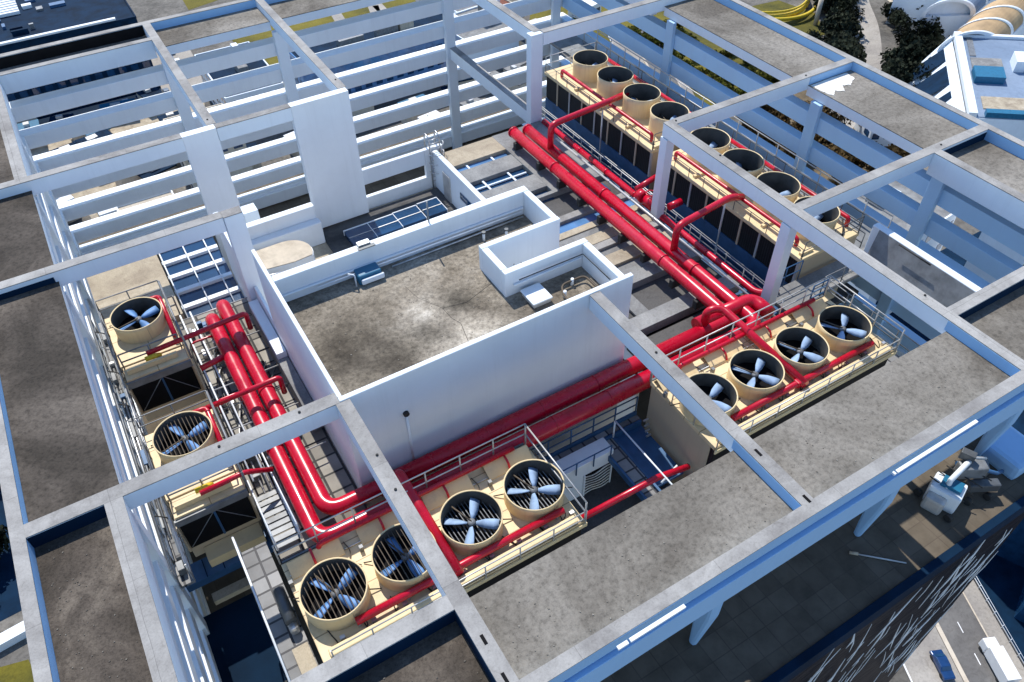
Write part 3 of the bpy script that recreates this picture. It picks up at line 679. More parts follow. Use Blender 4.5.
for i_, (o_, y_) in enumerate(zip([o for o in COL.objects if o.get('group') == 'twin red water mains'], (25.75, 24.35))):
    MB().tube([(6.2, y_, zp), (29.4, y_, zp)], .55, 20).build('pipe_jacket', M['red'], o_)
    for x_ in (9.5, 13.2, 17, 21, 25): MB().tube([(x_-.05, y_, zp), (x_+.05, y_, zp)], .565, 20).build('band', M['red'], o_)
pipe('thick red header block joining the mains at the front right bend', [(29.6, 26.3, zp+.25), (34.6, 26.3, zp+.25), (34.6, 24.6, zp+.2)], .5, .9)
pipe('slim red valve line right of the white conduit beside the mains', [(36.6, 56, -8.3), (36.6, 27.6, -8.3), (37.3, 26.9, -8.1), (37.8, 26.9, -7.9)], .27, .5, joints=[((36.6, y, -8.3), (0, 1, 0)) for y in (50, 46, 42, 33)])
pipe('long thin white conduit lying between the red mains and the columns', [(35.35, 52, -7.7), (35.3, 24.0, -7.6)], .1, .3, mat='rail', joints=[((35.33, y, -7.65), (0, 1, 0)) for y in (44, 41, 38, 35, 32, 30)])
vb = thing('valve_set', 'red valves with handwheels clustered at the foot of the middle column', 'valve', (36.6, 39.8, -8.4))
pipe_part(vb, [(36.6, 41.9, -7.7), (38.6, 41.9, -7.2)], .24); pipe_part(vb, [(36.3, 40.3, -7.6), (36.3, 39.2, -7.6)], .42, name='valve_body')
pipe_part(vb, [(36.2, 41.0, -7.5), (36.2, 40.4, -7.5)], .5, name='valve_body'); pipe_part(vb, [(36.3, 39.7, -7.4), (36.3, 39.7, -6.7)], .06, name='valve_stem', mat='galv')
b = MB()
b.tube([(36.3+.4*math.cos(a*PI/8), 39.7+.4*math.sin(a*PI/8), -6.7) for a in range(17)], .05, 6).build('handwheel', M['red'], vb)
pipe_part(vb, [(37.2, 38.4, -7.6), (38.4, 38.4, -7.5)], .3); MB().box(36.0, 36.9, 40.6, 41.4, -8.3, -8.0).build('valve_stand', M['white2'], vb)
# risers from the mains up to the towers
pipe('red riser arching from the mains to the far right cooling tower', [(33.35, 49.9, zp), (33.35, 49.9, -4.7), (39.6, 50.8, -4.9), (43.4, 52.2, -5.6)], .27, .7, group='red riser pipes')
pipe('red riser bending over to the cooling tower between the two tall columns', [(33.4, 33.3, zp), (33.4, 33.3, -4.7), (39.2, 34.2, -4.9), (40.8, 34.4, -5.6)], .27, .7, group='red riser pipes')
pipe('red swan-neck riser looping off the header block onto the front right cooling tower', [(30.0, 26.0, zp+.2), (30.0, 26.0, -5.5), (30.9, 25.6, -5.4), (30.9, 18.1, -5.75)], .27, .7, group='red riser pipes')
pipe('sloping red feed pipe dropping between the second and third fans of the nearest tower', [(7.3, 25.6, zp), (7.3, 25.0, -5.6), (7.3, 18.1, -5.75)], .29, .5, group='red riser pipes')
pipe('thin red branch reaching from the rear left fan across both mains', [(-2.4, 41.9, -5.9), (4.1, 41.9, -5.6), (4.1, 41.9, -7)], .17, .3, group='red branch pipes')
pipe('thin red branch crossing both mains beside the grilled left fan', [(-.4, 35.4, -5.9), (4.1, 35.2, -5.6), (4.1, 35.2, -7)], .17, .3, group='red branch pipes')
pipe('short thin red branch ending at the foot of the left mains near the front stair', [(-2.4, 29.6, -5.9), (.1, 29.7, -5.9), (1.5, 29.9, -6.9)], .15, .3, group='red branch pipes')
pipe('short red stub under the rear branch joining only the outer left main', [(.2, 40.4, -7.4), (2.0, 40.4, -7.1)], .2, .3)
pipe('red pipe crossing the gap between the two front cooling towers', [(14.6, 18.9, -8.6), (20.7, 18.85, -8.6), (23.2, 18.9, -9.4)], .19, .3)

# ================================================================== LEFT COURT
fl = tag(box('paver_floor', M['paver'], None, -.1, 5.4, 24.9, 47.5, -9.4, -9.0), kind='structure')
st = thing('access_stair', 'pale grey metal stair flight between the left mains and the near tower', 'stair', (.9, 28, -9))
for i in range(9): MB().box(.1, 1.35, 25.1+i*.55, 25.42+i*.55, -7.3-i*.17, -7.24-i*.17).build('tread', M['greysteel'], st)
for x in (.05, 1.4): MB().tube([(x, 25.0, -7.2), (x, 30.2, -8.8)], .07, 6).build('stringer', M['white2'], st)
rail(st, [(1.4, 25, -7.2), (1.4, 30.2, -8.8), (1.4, 33.5, -9.0)], 1.5, 1.8, .045, 'white2', 'hand_rail', 2)
rail(st, [(.05, 25, -7.2), (.05, 30.2, -8.8)], 1.5, 1.8, .045, 'white2', 'hand_rail', 1)
mesh_ = thing('pipe_rack', 'white gridded metal frame lying over the pavers beside the left mains', 'pipe rack', (1, 38, -9))
for x in (.35, 1.05): MB().tube([(x, 30.5, -7.9), (x, 46.8, -7.9)], .06, 6).build('rack_rail', M['white2'], mesh_)
for i in range(9): MB().tube([(.35, 31+i*1.9, -7.9), (5.0, 31+i*1.9, -7.95)], .05, 6).build('rack_bar', M['rail_dark' if i % 2 else 'rail'], mesh_)
cl_ = thing('service_conduits', 'tangle of thin grey conduits, boxes and valves on the pavers beside the left red mains', 'conduits', (1, 36, -9))
rc = random.Random(23)
for i in range(9):
    x_ = .1+.19*i; y_ = rc.uniform(26, 33); MB().tube(fillet([(x_, y_, -8.9), (x_, y_+rc.uniform(6, 12), -8.9+rc.uniform(0, .3)), (x_+rc.uniform(.3, 3.5), y_+13, -8.8)], .5), rc.uniform(.03, .07), 6).build('conduit', M[rc.choice(['galv', 'rail', 'rail_dark', 'rubber'])], cl_)
for i in range(16):
    x_, y_ = rc.uniform(.1, 1.6), rc.uniform(31, 46); MB().box(x_, x_+rc.uniform(.2, .6), y_, y_+rc.uniform(.2, .8), -8.99, -8.99+rc.uniform(.2, .9)).build('junction_box', M[rc.choice(['rail', 'greysteel', 'bluesteel', 'galv', 'tray'])], cl_, .02)
for y_ in (33, 37.5, 43.5): MB().tube(fillet([(.3, y_, -8.9), (.3, y_, -7.8), (1.7, y_, -7.8), (1.7, y_, -8.9)], .3), .08, 8).build('valve_loop', M['red'], cl_)
# cable tray / gangway by the left louvers
gw = thing('side_gangway', 'weathered grey gangway with rails squeezed against the white left louvers', 'gangway', (-4.8, 36, -20))
MB().box(-5.05, -4.3, 26.3, 48.5, -8.5, -8.3).build('tread_plate', M['tray'], gw)
rail(gw, [(-4.3, 26.3, -8.3), (-4.3, 48.5, -8.3)], 1.7, 1.3, .05, 'galv', mid=3)
rail(gw, [(-5.0, 26.3, -8.3), (-5.0, 48.5, -8.3)], 1.7, 1.6, .05, 'greysteel', mid=2)
random.seed(11)
for x_, z_ in ((-4.95, -8.0), (-4.75, -8.15), (-4.5, -7.9)): MB().tube([(x_, 26.5+3*random.random(), z_), (x_, 48, z_)], .06+.04*random.random(), 6).build('conduit', M['galv'], gw)
yv = 26.9
while yv < 47.5:
    ln_ = random.uniform(.25, 2.2); a_ = random.uniform(-5.0, -4.75)
    MB().box(a_, a_+random.uniform(.15, .5), yv, yv+ln_, -8.29, -8.15+random.random()*.5).build('junction_box', M[random.choice(['greysteel', 'rail', 'rail_dark', 'tray', 'bluesteel'])], gw, .02)
    if random.random() < .4: MB().tube(fillet([(-4.4, yv, -8.2), (-4.4, yv, -7.2), (-5.0, yv+.3, -7.0)], .3), .04, 5).build('hose', M['rubber'], gw)
    yv += ln_+random.uniform(.1, 1.4)
gw2 = thing('end_gangway', 'grey planked gangway along the left end of the nearest cooling tower', 'gangway', (-1, 21, -14))
MB().box(-1.75, -.35, 17.0, 26.6, -8.5, -8.3).build('tread_plate', M['tray'], gw2)
rail(gw2, [(-1.75, 26.6, -8.3), (-1.75, 17, -8.3)], 1.6, 9.6, .06, 'white2', mid=1)
MB().box(-1.2, -.4, 17.6, 19.9, -8.29, -8.0).build('plank', M['tanfloor'], gw2); MB().box(-.95, -.45, 20.6, 23.2, -8.29, -7.6).build('pump_casing', M['galv'], gw2, .1)
MB().tube([(-.7, 21, -7.5), (-.7, 23, -7.5)], .3, 10).build('motor', M['rail_dark'], gw2)
lf = thing('lower_balcony', 'navy sunken floor below the left front tower with tan ledges', 'balcony', (-3, 24, -20))
MB().box(-5.3, -1.8, 14.4, 27.6, -14.3, -14.0).build('floor', M['navy'], lf)
MB().box(-5.1, .2, 27.7, 29.0, -11.2, -10.6).build('ledge', M['bluesteel'], lf); MB().box(-3.5, -.3, 28.15, 29.15, -10.59, -9.9).build('ledge_top', M['cream'], lf)
MB().box(-4.2, -1.9, 27.3, 27.9, -13.0, -12.6).build('ledge_top', M['tanfloor'], lf)
for i in range(5): MB().box(-4.9+i*1.0, -4.85+i*1.0, 27.71, 28.95, -10.599, -10.57).build('rib', M['navy'], lf)
MB().box(-5.2, -1.85, 14.5, 21.5, -13.99, -13.85).build('raised_floor', M['darkfloor'], lf)

# ================================================================== PIT BETWEEN THE FRONT TOWERS
pit = thing('sunken_plant_well', 'shaded blue steel platforms in the gap between the two front cooling towers', 'plant well', (19, 20, -20))
MB().box(14.7, 23.3, 14.4, 24.2, -13.3, -13.0).build('floor', M['darkfloor'], pit)
MB().box(16.4, 20.3, 22.45, 23.6, -13, -9.7).build('pale_housing', M['white2'], pit, .02)
MB().box(18.1, 20.1, 22.36, 22.449, -12.95, -10.9).build('grille', M['black'], pit)
for i in range(7): MB().tube([(18.1+.28*k, 22.33, -12.8+i*.3+.12*math.sin(k*.9+i*.4)) for k in range(8)], .05, 5).build('grille_slat', M['rail'], pit)
for x in (18.05, 20.1): MB().box(x, x+.1, 22.3, 22.448, -12.95, -10.8).build('grille_frame', M['white2'], pit)
MB().box(14.7, 23.3, 23.7, 24.05, -10.05, -9.9).build('walk_plate', M['tray'], pit); MB().box(20.1, 20.95, 15, 23.6, -10.3, -10.15).build('walk_plate', M['tray'], pit)
MB().box(21.15, 23.3, 19.2, 23.6, -10.6, -10.4).build('platform', M['bluesteel'], pit)
for x in (19.9, 20.96): MB().box(x, x+.16, 15, 23.6, -10.6, -10.1).build('girder', M['bluesteel'], pit)
for y, z in ((24.06, -9.6), (23.5, -9.9)): MB().box(14.7, 23.3, y, y+.14, z-.5, z).build('girder', M['bluesteel'], pit)
rail(pit, [(14.8, 24.1, -9.6), (23.2, 24.1, -9.6)], 1.5, 1.7, .05, 'bluesteel'); rail(pit, [(21.04, 23.5, -10.1), (21.04, 15, -10.1)], 1.6, 8.5, .06, 'white2', mid=1)
rail(pit, [(19.95, 22.3, -10.1), (14.8, 22.3, -10.1)], 1.2, 1.3, .045, 'bluesteel', mid=1)
for a_, b_, z_ in ((15.2, 23.9, -11.0), (15.2, 23.5, -11.4)): MB().tube([(a_, b_, z_), (23.2, b_, z_)], .09, 8).build('conduit', M['rail'], pit)
for i in range(6): MB().tube([(22.2, 15.5+i*.5, -11.2), (23.2, 15.9+i*.5, -10.4+(i % 2)*.3)], .1, 8).build('pump_pipe', M[['red', 'galv', 'rail'][i % 3]], pit)
MB().box(21.2, 22.3, 17.2, 19.1, -10.9, -10.7).build('walk_plate', M['tray'], pit); MB().tube([(21.4, 19.1, -10.0), (22.9, 19.5, -9.8)], .07, 8).build('white_tube', M['white2'], pit)
MB().box(18.6, 20.0, 15.0, 18.0, -11.9, -11.3).build('crate', M['cream_roof'], pit, .03); MB().box(22.1, 23.2, 16.5, 18.5, -11.9, -11.3).build('pump', M['red'], pit, .1)
for i in range(9): MB().box(22.9, 23.28, 22.9-i*.16, 23.0-i*.16, -9.2+.0*i-.35*i, -9.1-.35*i).build('cable_tray_rung', M['galv'], pit)
# right-hand end: gangway, apron
gr = thing('corner_walkway', 'railed grey walkway turning the corner beside the front right tower', 'gangway', (40, 22, -20))
MB().box(38.5, 40.0, 16.5, 24.98, -8.3, -8.1).build('tread_plate', M['tray'], gr); MB().box(36.9, 49.3, 25.0, 27.0, -8.35, -8.12).build('tread_plate', M['floor'], gr)
rail(gr, [(40.0, 16.5, -8.1), (40.0, 24.9, -8.1), (48, 24.9, -8.1)], 1.75, 2.0, .045, 'greysteel'); rail(gr, [(37, 27, -8.1), (40, 27, -8.1)], 1.75, 2, .045, 'bluesteel')
rail(gr, [(38.6, 24.6, -8.1), (40.0, 24.6, -8.1)], 1.75, 1.3, .06, 'bluesteel', mid=3)
pw = thing('parapet_box', 'broad grey-faced box wall with bright white top inside the right louvers', 'wall', (44.5, 18, -20))
MB().box(43.5, 44.1, 14.8, 25.0, -5.6, -3.3).build('wall', M['white'], pw, .04)
MB().poly([(43.48, 14.8, -3.35), (43.48, 24.4, -3.35), (42.2, 24.0, -6.3), (42.2, 14.8, -6.3)], .1).build('sloping_face', M['greysteel'], pw)
MB().tube([(43.1, 22.5, -3.2), (43.1, 20.0, -3.2)], .05, 6).build('clip', M['rubber'], pw)
# right side gangway behind the side banks
rg = thing('rear_gangway', 'blue shaded service gangway with rails between the tall fan stacks and the right louvers', 'gangway', (48, 44, -20))
MB().box(46.3, 49.5, 27, 72, -8.6, -8.3).build('tread_plate', M['greysteel'], rg)
rail(rg, [(46.4, 60, -8.3), (46.4, 27, -8.3)], 1.75, 2.2, .045, 'greysteel'); rail(rg, [(49.2, 70, -8.3), (49.2, 27, -8.3)], 2.2, 2.4, .05, 'rail', mid=2)
# glass-like screens between mains and side banks
sg = thing('walkway_screen', 'railed blue walkway below the dark inlets of the right cooling towers', 'gangway', (38.5, 42, -20))
MB().box(37.2, 40.0, 27.2, 61, -11.4, -11.2).build('tread_plate', M['bluesteel'], sg)
MB().box(39.9, 40.05, 27.2, 61, -13.5, -11.0).build('plinth', M['glass'], sg)
rail(sg, [(38.0, 61, -10.6), (38.0, 27.2, -10.6)], 2.0, 3.0, .045, 'rail'); rail(sg, [(39.3, 61, -11.2), (39.3, 27.2, -11.2)], 1.5, 3.2, .05, 'rail')
for y in (50.5, 34.5): MB().tube([(39.2, y, -11.2), (39.2, y, -5.4)], .07, 6).build('prop', M['rail'], sg)

# ================================================================== REAR COURT
ct = tag(box('court_floor', M['tanfloor'], None, 6.0, 25.4, 37.62, 56.9, -12.4, -12.0), kind='structure')
tag(box('court_floor', M['darkfloor'], None, 13.5, 25.3, 49.2, 56.6, -11.99, -11.9), kind='structure')
lw = thing('court_wall', 'low white slotted wall closing the rear court beside the ladder', 'wall', (22, 57, -20))
MB().box(18.3, 26.4, 57.0, 57.4, -20, -10.8).build('wall', M['white2'], lw, .03); MB().box(24.6, 26.4, 57.0, 57.4, -10.79, -8.0).build('wall', M['white2'], lw)
MB().box(18.3, 24.59, 57.0, 57.4, -9.5, -8.0).build('rail_beam', M['white2'], lw, .03)
lw2 = thing('light_well_wall', 'long blue-grey wall with narrow window slots right of the rear court', 'wall', (25.6, 50, -20))
MB().box(25.3, 25.75, 44.0, 56.9, -20, -8.2).build('wall', M['white'], lw2, .03)
for y in (46.2, 49.4): MB().box(25.22, 25.29, y, y+2.3, -10.2, -9.6).build('window', M['glass'], lw2); MB().box(25.2, 25.29, y, y+2.3, -10.4, -10.22).build('sill', M['white2'], lw2)
MB().box(25.2, 25.29, 53.6, 54.9, -12, -9.2).build('door', M['rail'], lw2)
ld = thing('access_ladder', 'blue-grey caged ladder in the corner where the rear court walls meet', 'ladder', (26, 56.4, -12))
for x in (25.0, 26.0): MB().tube(fillet([(x, 56.7, -12), (x, 56.7, -6.8), (x, 57.6, -6.6), (x, 57.7, -8)], .4), .07, 6).build('stile', M['galv'], ld)
for i in range(12): MB().tube([(25.0, 56.7, -11.6+i*.42), (26.0, 56.7, -11.6+i*.42)], .05, 6).build('rung', M['galv'], ld)
for i in range(4): MB().tube([(25.5+.75*math.cos(R(180+a*22.5)), 56.6+.8*math.sin(R(180+a*22.5)), -10+i*.9) for a in range(9)], .035, 5).build('hoop', M['galv'], ld)
sp = ((15.2, 17.35, 52.1, 54.3), (17.4, 19.8, 52.2, 54.3), (19.85, 22.1, 52.3, 54.4), (22.3, 24.2, 52.4, 54.5))
for i, (a, b_, c, e) in enumerate(sp):
    lab = ['darkest navy skylight pane at the left end of the rear row', 'blue skylight pane second from the left in the rear row', 'half-lit skylight pane third along the rear row', 'pale skylight pane at the ladder end of the rear row'][i]
    o = thing('skylight_panel', lab, 'skylight', ((a+b_)/2, (c+e)/2, -12), 'skylight panes in the rear court')
    MB().box(a, b_, c, e, -11.9, -11.45).build('pane', M['glass'], o); 
    MB().box(a-.04, b_+.04, e+.01, e+.09, -11.9, -11.38).build('frame', M['white2'], o); MB().box(b_+.002, b_+.046, c, e, -11.9, -11.39).build('frame', M['white2'], o); MB().box(a, b_, (c+e)/2-.03, (c+e)/2+.03, -11.449, -11.4).build('glazing_bar', M['galv'], o)
for i, (a, b_) in enumerate(((12.9, 15.0), (15.1, 17.2), (17.3, 19.5), (19.6, 21.8), (21.9, 24.0))):
    lab = ['grey skylight pane nearest the curved duct in the front row', 'navy skylight pane beside the grey one in the front row', 'navy skylight pane midway along the front row', 'pale skylight pane right of the middle of the front row', 'pale skylight pane at the right end of the front row'][i]
    o = thing('skylight_panel', lab, 'skylight', ((a+b_)/2, 50, -12), 'skylight panes in the rear court')
    MB().box(a, b_, 49.6, 51.0, -11.9, -11.45).build('pane', M['glass' if i in (1, 2) else 'glass_sky'], o); MB().box(a-.04, b_+.04, 51.01, 51.08, -11.9, -11.38).build('frame', M['white2'], o); MB().box(b_+.002, b_+.09, 49.6, 51.0, -11.9, -11.39).build('frame', M['white2'], o)
cd = thing('curved_duct', 'rounded concrete-topped duct housing curling into the rear court', 'duct', (9, 52.5, -12))
arc = [(7.2, 53.8), (9.6, 53.9)]+[(10.0+1.6*math.sin(R(a)), 52.3+1.6*math.cos(R(a))) for a in range(0, 181, 15)]
inn = [(9.9, 50.7)]
pts = [(7.2, 54.0), (9.8, 54.0)]+[(9.8+1.9*math.sin(R(a)), 52.1+1.9*math.cos(R(a))) for a in range(15, 121, 15)]+[(9.9, 51.0), (7.6, 51.3), (7.2, 51.3)]
MB().prism(pts, -12, -10.2).build('housing', M['white2'], cd); MB().prism([(x*.985+.13, y*.985+.8) for x, y in pts], -10.199, -10.12).build('duct_top', M['cream_roof'], cd)
MB().box(6.4, 13.4, 55.2, 55.9, -12, -8.6).build('rear_curb', M['white2'], cd, .05); MB().box(6.4, 13.5, 54.4, 55.19, -12, -9.8).build('rear_step', M['white2'], cd, .05)
MB().tube(fillet([(7.4, 50.8, -11.9), (7.4, 50.8, -10.4), (9.2, 50.5, -10.4)], .3), .1, 8).build('vent_pipe', M['galv'], cd); MB().tube([(7.0, 50.2, -10.9), (9.4, 50.6, -10.9)], .08, 6).build('vent_pipe', M['galv'], cd)
# rear left glazed roof
sk = thing('glass_canopy', 'sloping navy glass canopy with white bars at the rear left', 'glass roof', (3.0, 53, -20))
MB().poly([(.8, 46.8, -9.6), (5.0, 46.8, -9.6), (5.0, 55.9, -8.8), (.8, 55.9, -8.8)], .15).build('pane', M['glass'], sk)
for i in range(6):
    y = 47.2+i*1.75; MB().box(.7, 4.99, y, y+.42, -9.55+i*.15, -9.3+i*.15).build('glazing_bar', M['white2'], sk)
for x in (.8, 2.6, 4.2): MB().tube([(x, 46.8, -9.25), (x, 55.9, -8.3)], .05, 6).build('glazing_bar', M['white2'], sk)
tn = tag(box('tan_roof', M['tanfloor'], None, -4.6, .6, 47.8, 55.9, -9.2, -8.6), kind='structure')
rail(tag(thing('roof_rail', 'grey railing behind the rear left cooling tower', 'railing', (-2, 48, -8.6))), [(-4.3, 48.0, -8.6), (.4, 48.0, -8.6)], 1.6, 2.3, .06, 'greysteel')
# ledge beside the penthouse's left wall
le = thing('side_duct', 'grey sheet-metal duct below the lilac left wall of the penthouse', 'duct', (4.9, 40, -20))
MB().box(4.7, 5.42, 33.0, 44.5, -20, -7.4).build('duct_box', M['floor'], le, .03); MB().box(4.75, 5.4, 38.5, 44.4, -7.39, -6.9).build('white_cap', M['white2'], le)

# ================================================================== THINGS ON THE ROOFS
h = thing('roof_hatch', 'low white hatch lid lying in the shade of the notched parapet', 'hatch', (18.9, 29.4, zr))
MB().box(18.3, 19.5, 28.7, 30.1, zr, zr+.3).build('curb', M['rail'], h, .02); MB().box(18.22, 19.58, 28.62, 30.18, zr+.301, zr+.42).build('lid', M['white2'], h, .03)
lp = MB().tube(fillet([(20.2, 27.6, zr+.35), (22.3, 27.6, zr+.35), (22.3, 29.3, zr+.35), (20.6, 29.3, zr+.35), (20.2, 28.4, zr+.35), (20.2, 27.6, zr+.35)], .4), .07, 8).build('pipe_loop', M['cable'])
tag(lp, 'brown closed loop of pipe on posts at the roof corner right of the hatch', 'pipe')
for x, y in ((20.4, 28.6), (21.4, 29.3), (22.2, 27.8)): MB().tube([(x, y, zr), (x, y, zr+.5)], .1, 8).build('post', M['white2'], lp)
vh = thing('vent_hood', 'blue-shaded vent box with white lip against the rear parapet', 'vent', (11.1, 36.4, zr))
MB().box(10.4, 11.9, 36.0, 36.9, zr, zr+.7).build('box', M['teal'], vh, .05); MB().box(10.5, 12.0, 35.8, 36.0, zr+.1, zr+.5).build('lip', M['white2'], vh, .06)
MB().tube(fillet([(10.2, 36.1, zr), (10.2, 36.1, zr+.9), (9.9, 36.4, zr+.9)], .15), .05, 6).build('standpipe', M['white2'], vh)
bx = tag(MB().box(11.1, 11.9, 37.2, 37.62, .05, .25, bev=.04).build('parapet_lamp', M['galv']), 'small grey floodlight fixed on top of the rear parapet', 'lamp')
MB().box(11.0, 12.1, 36.94, 37.2, .06, .12).build('bracket', M['rail_dark'], bx)
for i, (x, y, lab) in enumerate(((20.4, 35.4, 'slim white vent stub in the shade near the rear right roof corner'), (19.0, 35.9, 'slim white vent stub left of another in the rear shade'))):
    o = tag(MB().tube([(x, y, zr), (x, y, zr+.6)], .09, 8).build('vent_stub', M['white2']), lab, 'vent'); MB().tube([(x, y, zr+.6), (x, y, zr+.7)], .14, 8).build('cap', M['rail_dark'], o)
o = MB().tube(fillet([(15.9, 37.3, -4), (15.9, 37.3, 1.6)], .2), .05, 6).build('lightning_rod', M['greysteel']); tag(o, 'thin steel lightning rod standing on the rear parapet', 'rod'); 
ms = MB()
random.seed(5)
core = [(50.3, 38.2), (52.6, 38.25), (54.3, 38.2), (54.1, 37.2), (53.0, 36.6), (52.4, 36.9), (51.9, 36.1), (51.2, 36.6), (50.6, 36.0), (50.3, 36.9)]
edge = []
for (xa, ya), (xb, yb_2) in zip(core, core[1:]+core[:1]):
    for k in range(7):
        t_ = k/7; j = .0 if ya > 38 and yb_2 > 38 else .06
        edge.append((max(50.25, xa+(xb-xa)*t_+random.uniform(-j, j)), min(38.35, ya+(yb_2-ya)*t_+random.uniform(-j, j))))
ms.prism(edge, -.735, -.70); o = ms.build('torn_membrane', M['membrane']); tag(o, 'torn white roofing membrane left on the right rim slab', 'membrane')
# window cleaning machine on the front terrace
bm_ = thing('facade_hoist', 'folded white and grey facade cleaning hoist parked on the lower front terrace', 'hoist', (44, 12, -20))
MB().box(42.4, 44.2, 10.9, 13.1, -20, -18.2, rz=.35, bev=.2).build('carriage', M['white2'], bm_); MB().box(41.6, 42.5, 11.2, 12.6, -20, -18.6, rz=.3, bev=.25).build('counterweight', M['rail'], bm_)
MB().tube([(43, 12, -18.2), (43.2, 12.1, -17.6), (45.5, 12.4, -17.2)], .2, 10).build('mast', M['white2'], bm_)
MB().box(44.6, 46.6, 11.6, 12.5, -18.6, -17.4, rz=-.5, bev=.15).build('cradle', M['greysteel'], bm_); MB().box(44.9, 47.2, 10.6, 11.3, -19.4, -18.6, rz=-.5, bev=.12).build('cradle', M['rail_dark'], bm_)
for k in range(4): MB().tube([(42.6+k*.9, 13.2, -18.0), (43.6+k*.9, 10.7, -18.9+k*.2)], .05, 6).build('cable', M['rubber'], bm_)
MB().box(42.9, 43.9, 11.2, 12.6, -18.19, -17.9, rz=.35, bev=.05).build('cover', M['teal'], bm_); MB().box(45.2, 45.8, 12.2, 13.2, -17.3, -16.6, rz=.4, bev=.06).build('winch', M['rail_dark'], bm_)
MB().box(47.0, 48.0, 11.6, 12.6, -19.6, -18.8, rz=.8, bev=.1).build('winch', M['greysteel'], bm_)
MB().tube([(45.2, 13, -18), (47.5, 11, -18.6), (48.4, 11, -19)], .15, 8).build('jib', M['bluesteel'], bm_); MB().tube([(46.0, 13.3, -18.2), (47.8, 12.2, -18.4)], .12, 8).build('jib', M['rail'], bm_)
for x, y in ((42.2, 10.6), (44.6, 10.8), (42.2, 13.2), (46.2, 10.3)): MB().tube([(x-.15, y, -19.7), (x+.15, y, -19.7)], .3, 12).build('wheel', M['rubber'], bm_)
tb = thing('terrace_bulkhead', 'rounded blue-shaded bulkhead at the right end of the front terrace', 'wall', (50, 12, -20))
MB().box(49.0, 52.3, 10.2, 13.4, -20, -18.4, bev=.4).build('body', M['shade_blue'], tb); MB().tube([(50.2, 10.3, -18.3), (51.2, 9.9, -18.1)], .07, 6).build('handle', M['galv'], tb)
o = tag(MB().tube([(34.2, 12.4, -19.9), (36.9, 9.8, -19.9)], .06, 8).build('loose_pole', M['rail']), 'loose grey pole lying on the dark front terrace', 'pole'); MB().tube([(34.2, 12.4, -19.9), (34.6, 12.0, -19.85)], .12, 8).build('grip', M['tan_wall'], o)
# ================================================================== THE CITY BELOW
def flat(name, mat, pts, z, kind='structure'):
    b = MB(); b.poly([(x, y, z) for x, y in pts]); o = b.build(name, M[mat], None); o['kind'] = kind; return o
def band(name, mat, pts, wd, z):
    P = [Vector((x, y, 0)) for x, y in pts]; L, Rr = [], []
    for i, p in enumerate(P):
        t = (P[min(i+1, len(P)-1)]-P[max(i-1, 0)]).normalized(); nn = Vector((-t.y, t.x, 0))
        L.append(p+nn*wd/2); Rr.append(p-nn*wd/2)
    b = MB()
    vl = [b.bm.verts.new((p.x*S, p.y*S, z*S)) for p in L]; vr = [b.bm.verts.new((p.x*S, p.y*S, z*S)) for p in Rr]
    for i in range(len(P)-1): b.bm.faces.new((vl[i], vr[i], vr[i+1], vl[i+1]))
    o = b.build(name, M[mat], None); o['kind'] = 'structure'; return o
def smooth(pts, n=8):
    out = []
    for i in range(len(pts)-1):
        p0, p1, p2, p3 = (Vector(pts[max(0, min(len(pts)-1, k))]) for k in (i-1, i, i+1, i+2))
        for j in range(n):
            t = j/n; out.append(.5*((2*p1)+(p2-p0)*t+(2*p0-5*p1+4*p2-p3)*t*t+(3*p1-p0-3*p2+p3)*t**3))
    out.append(Vector(pts[-1])); return out
g = GZ
flat('ground', 'ground', [(-4000, -2500), (4000, -2500), (4000, 5000), (-4000, 5000)], g)
flat('lawn', 'lawn', [(92, 415), (150, 405), (212, 425), (218, 500), (170, 560), (96, 540)], g+.04)
flat('lawn', 'lawn', [(262, 330), (300, 262), (352, 270), (372, 330), (345, 430), (290, 460), (262, 420)], g+.04)
flat('lawn', 'lawn', [(385, 318), (408, 308), (425, 335), (420, 362), (395, 365), (378, 345)], g+.05)
flat('lawn', 'lawn', [(-78, 150), (-70, 148), (-60, 100), (-82, 96)], g+.04)
flat('lawn', 'lawn', [(84, 560), (140, 575), (130, 640), (88, 640)], g+.04)
for pts in ([(100, 430), (135, 445), (160, 480), (168, 540)], [(150, 408), (172, 440), (190, 500)], [(205, 428), (192, 470), (196, 530)]): band('path', 'pale_road', smooth(pts, 5), 7, g+.08)
flat('car_park', 'pale_road', [(-45, 440), (66, 440), (70, 520), (-45, 520)], g+.03)
flat('pavement', 'tanfloor', [(-50, 360), (40, 360), (60, 438), (-50, 438)], g+.03)
flat('pavement', 'asphalt', [(200, 380), (262, 380), (262, 520), (222, 520)], g+.03)
flat('dirt', 'dirt', [(372, 180), (280, 190), (300, 258), (356, 268), (400, 250)], g+.035)
band('road', 'pale_road', smooth([(520, 420), (476, 352), (458, 330), (436, 304), (404, 274), (372, 250), (320, 225)], 8), 17, g+.05)
band('kerb', 'plaza', smooth([(514, 425), (470, 357), (452, 335), (430, 309), (398, 279), (366, 255)], 8), 2.2, g+.16)
flat('plaza', 'plaza', [(425, 235), (468, 250), (500, 318), (560, 400), (520, 420), (474, 310), (446, 282), (436, 255)], g+.06)
flat('dirt', 'dirt', [(462, 250), (540, 270), (590, 330), (540, 350), (490, 300)], g+.07)
wall_ = tag(box('boundary_wall', M['tile_red'], None, 440, 476, 249, 252.5, g, g+7, rz=.42), 'dark red boundary wall between pale plaza and brown dirt field', 'wall')
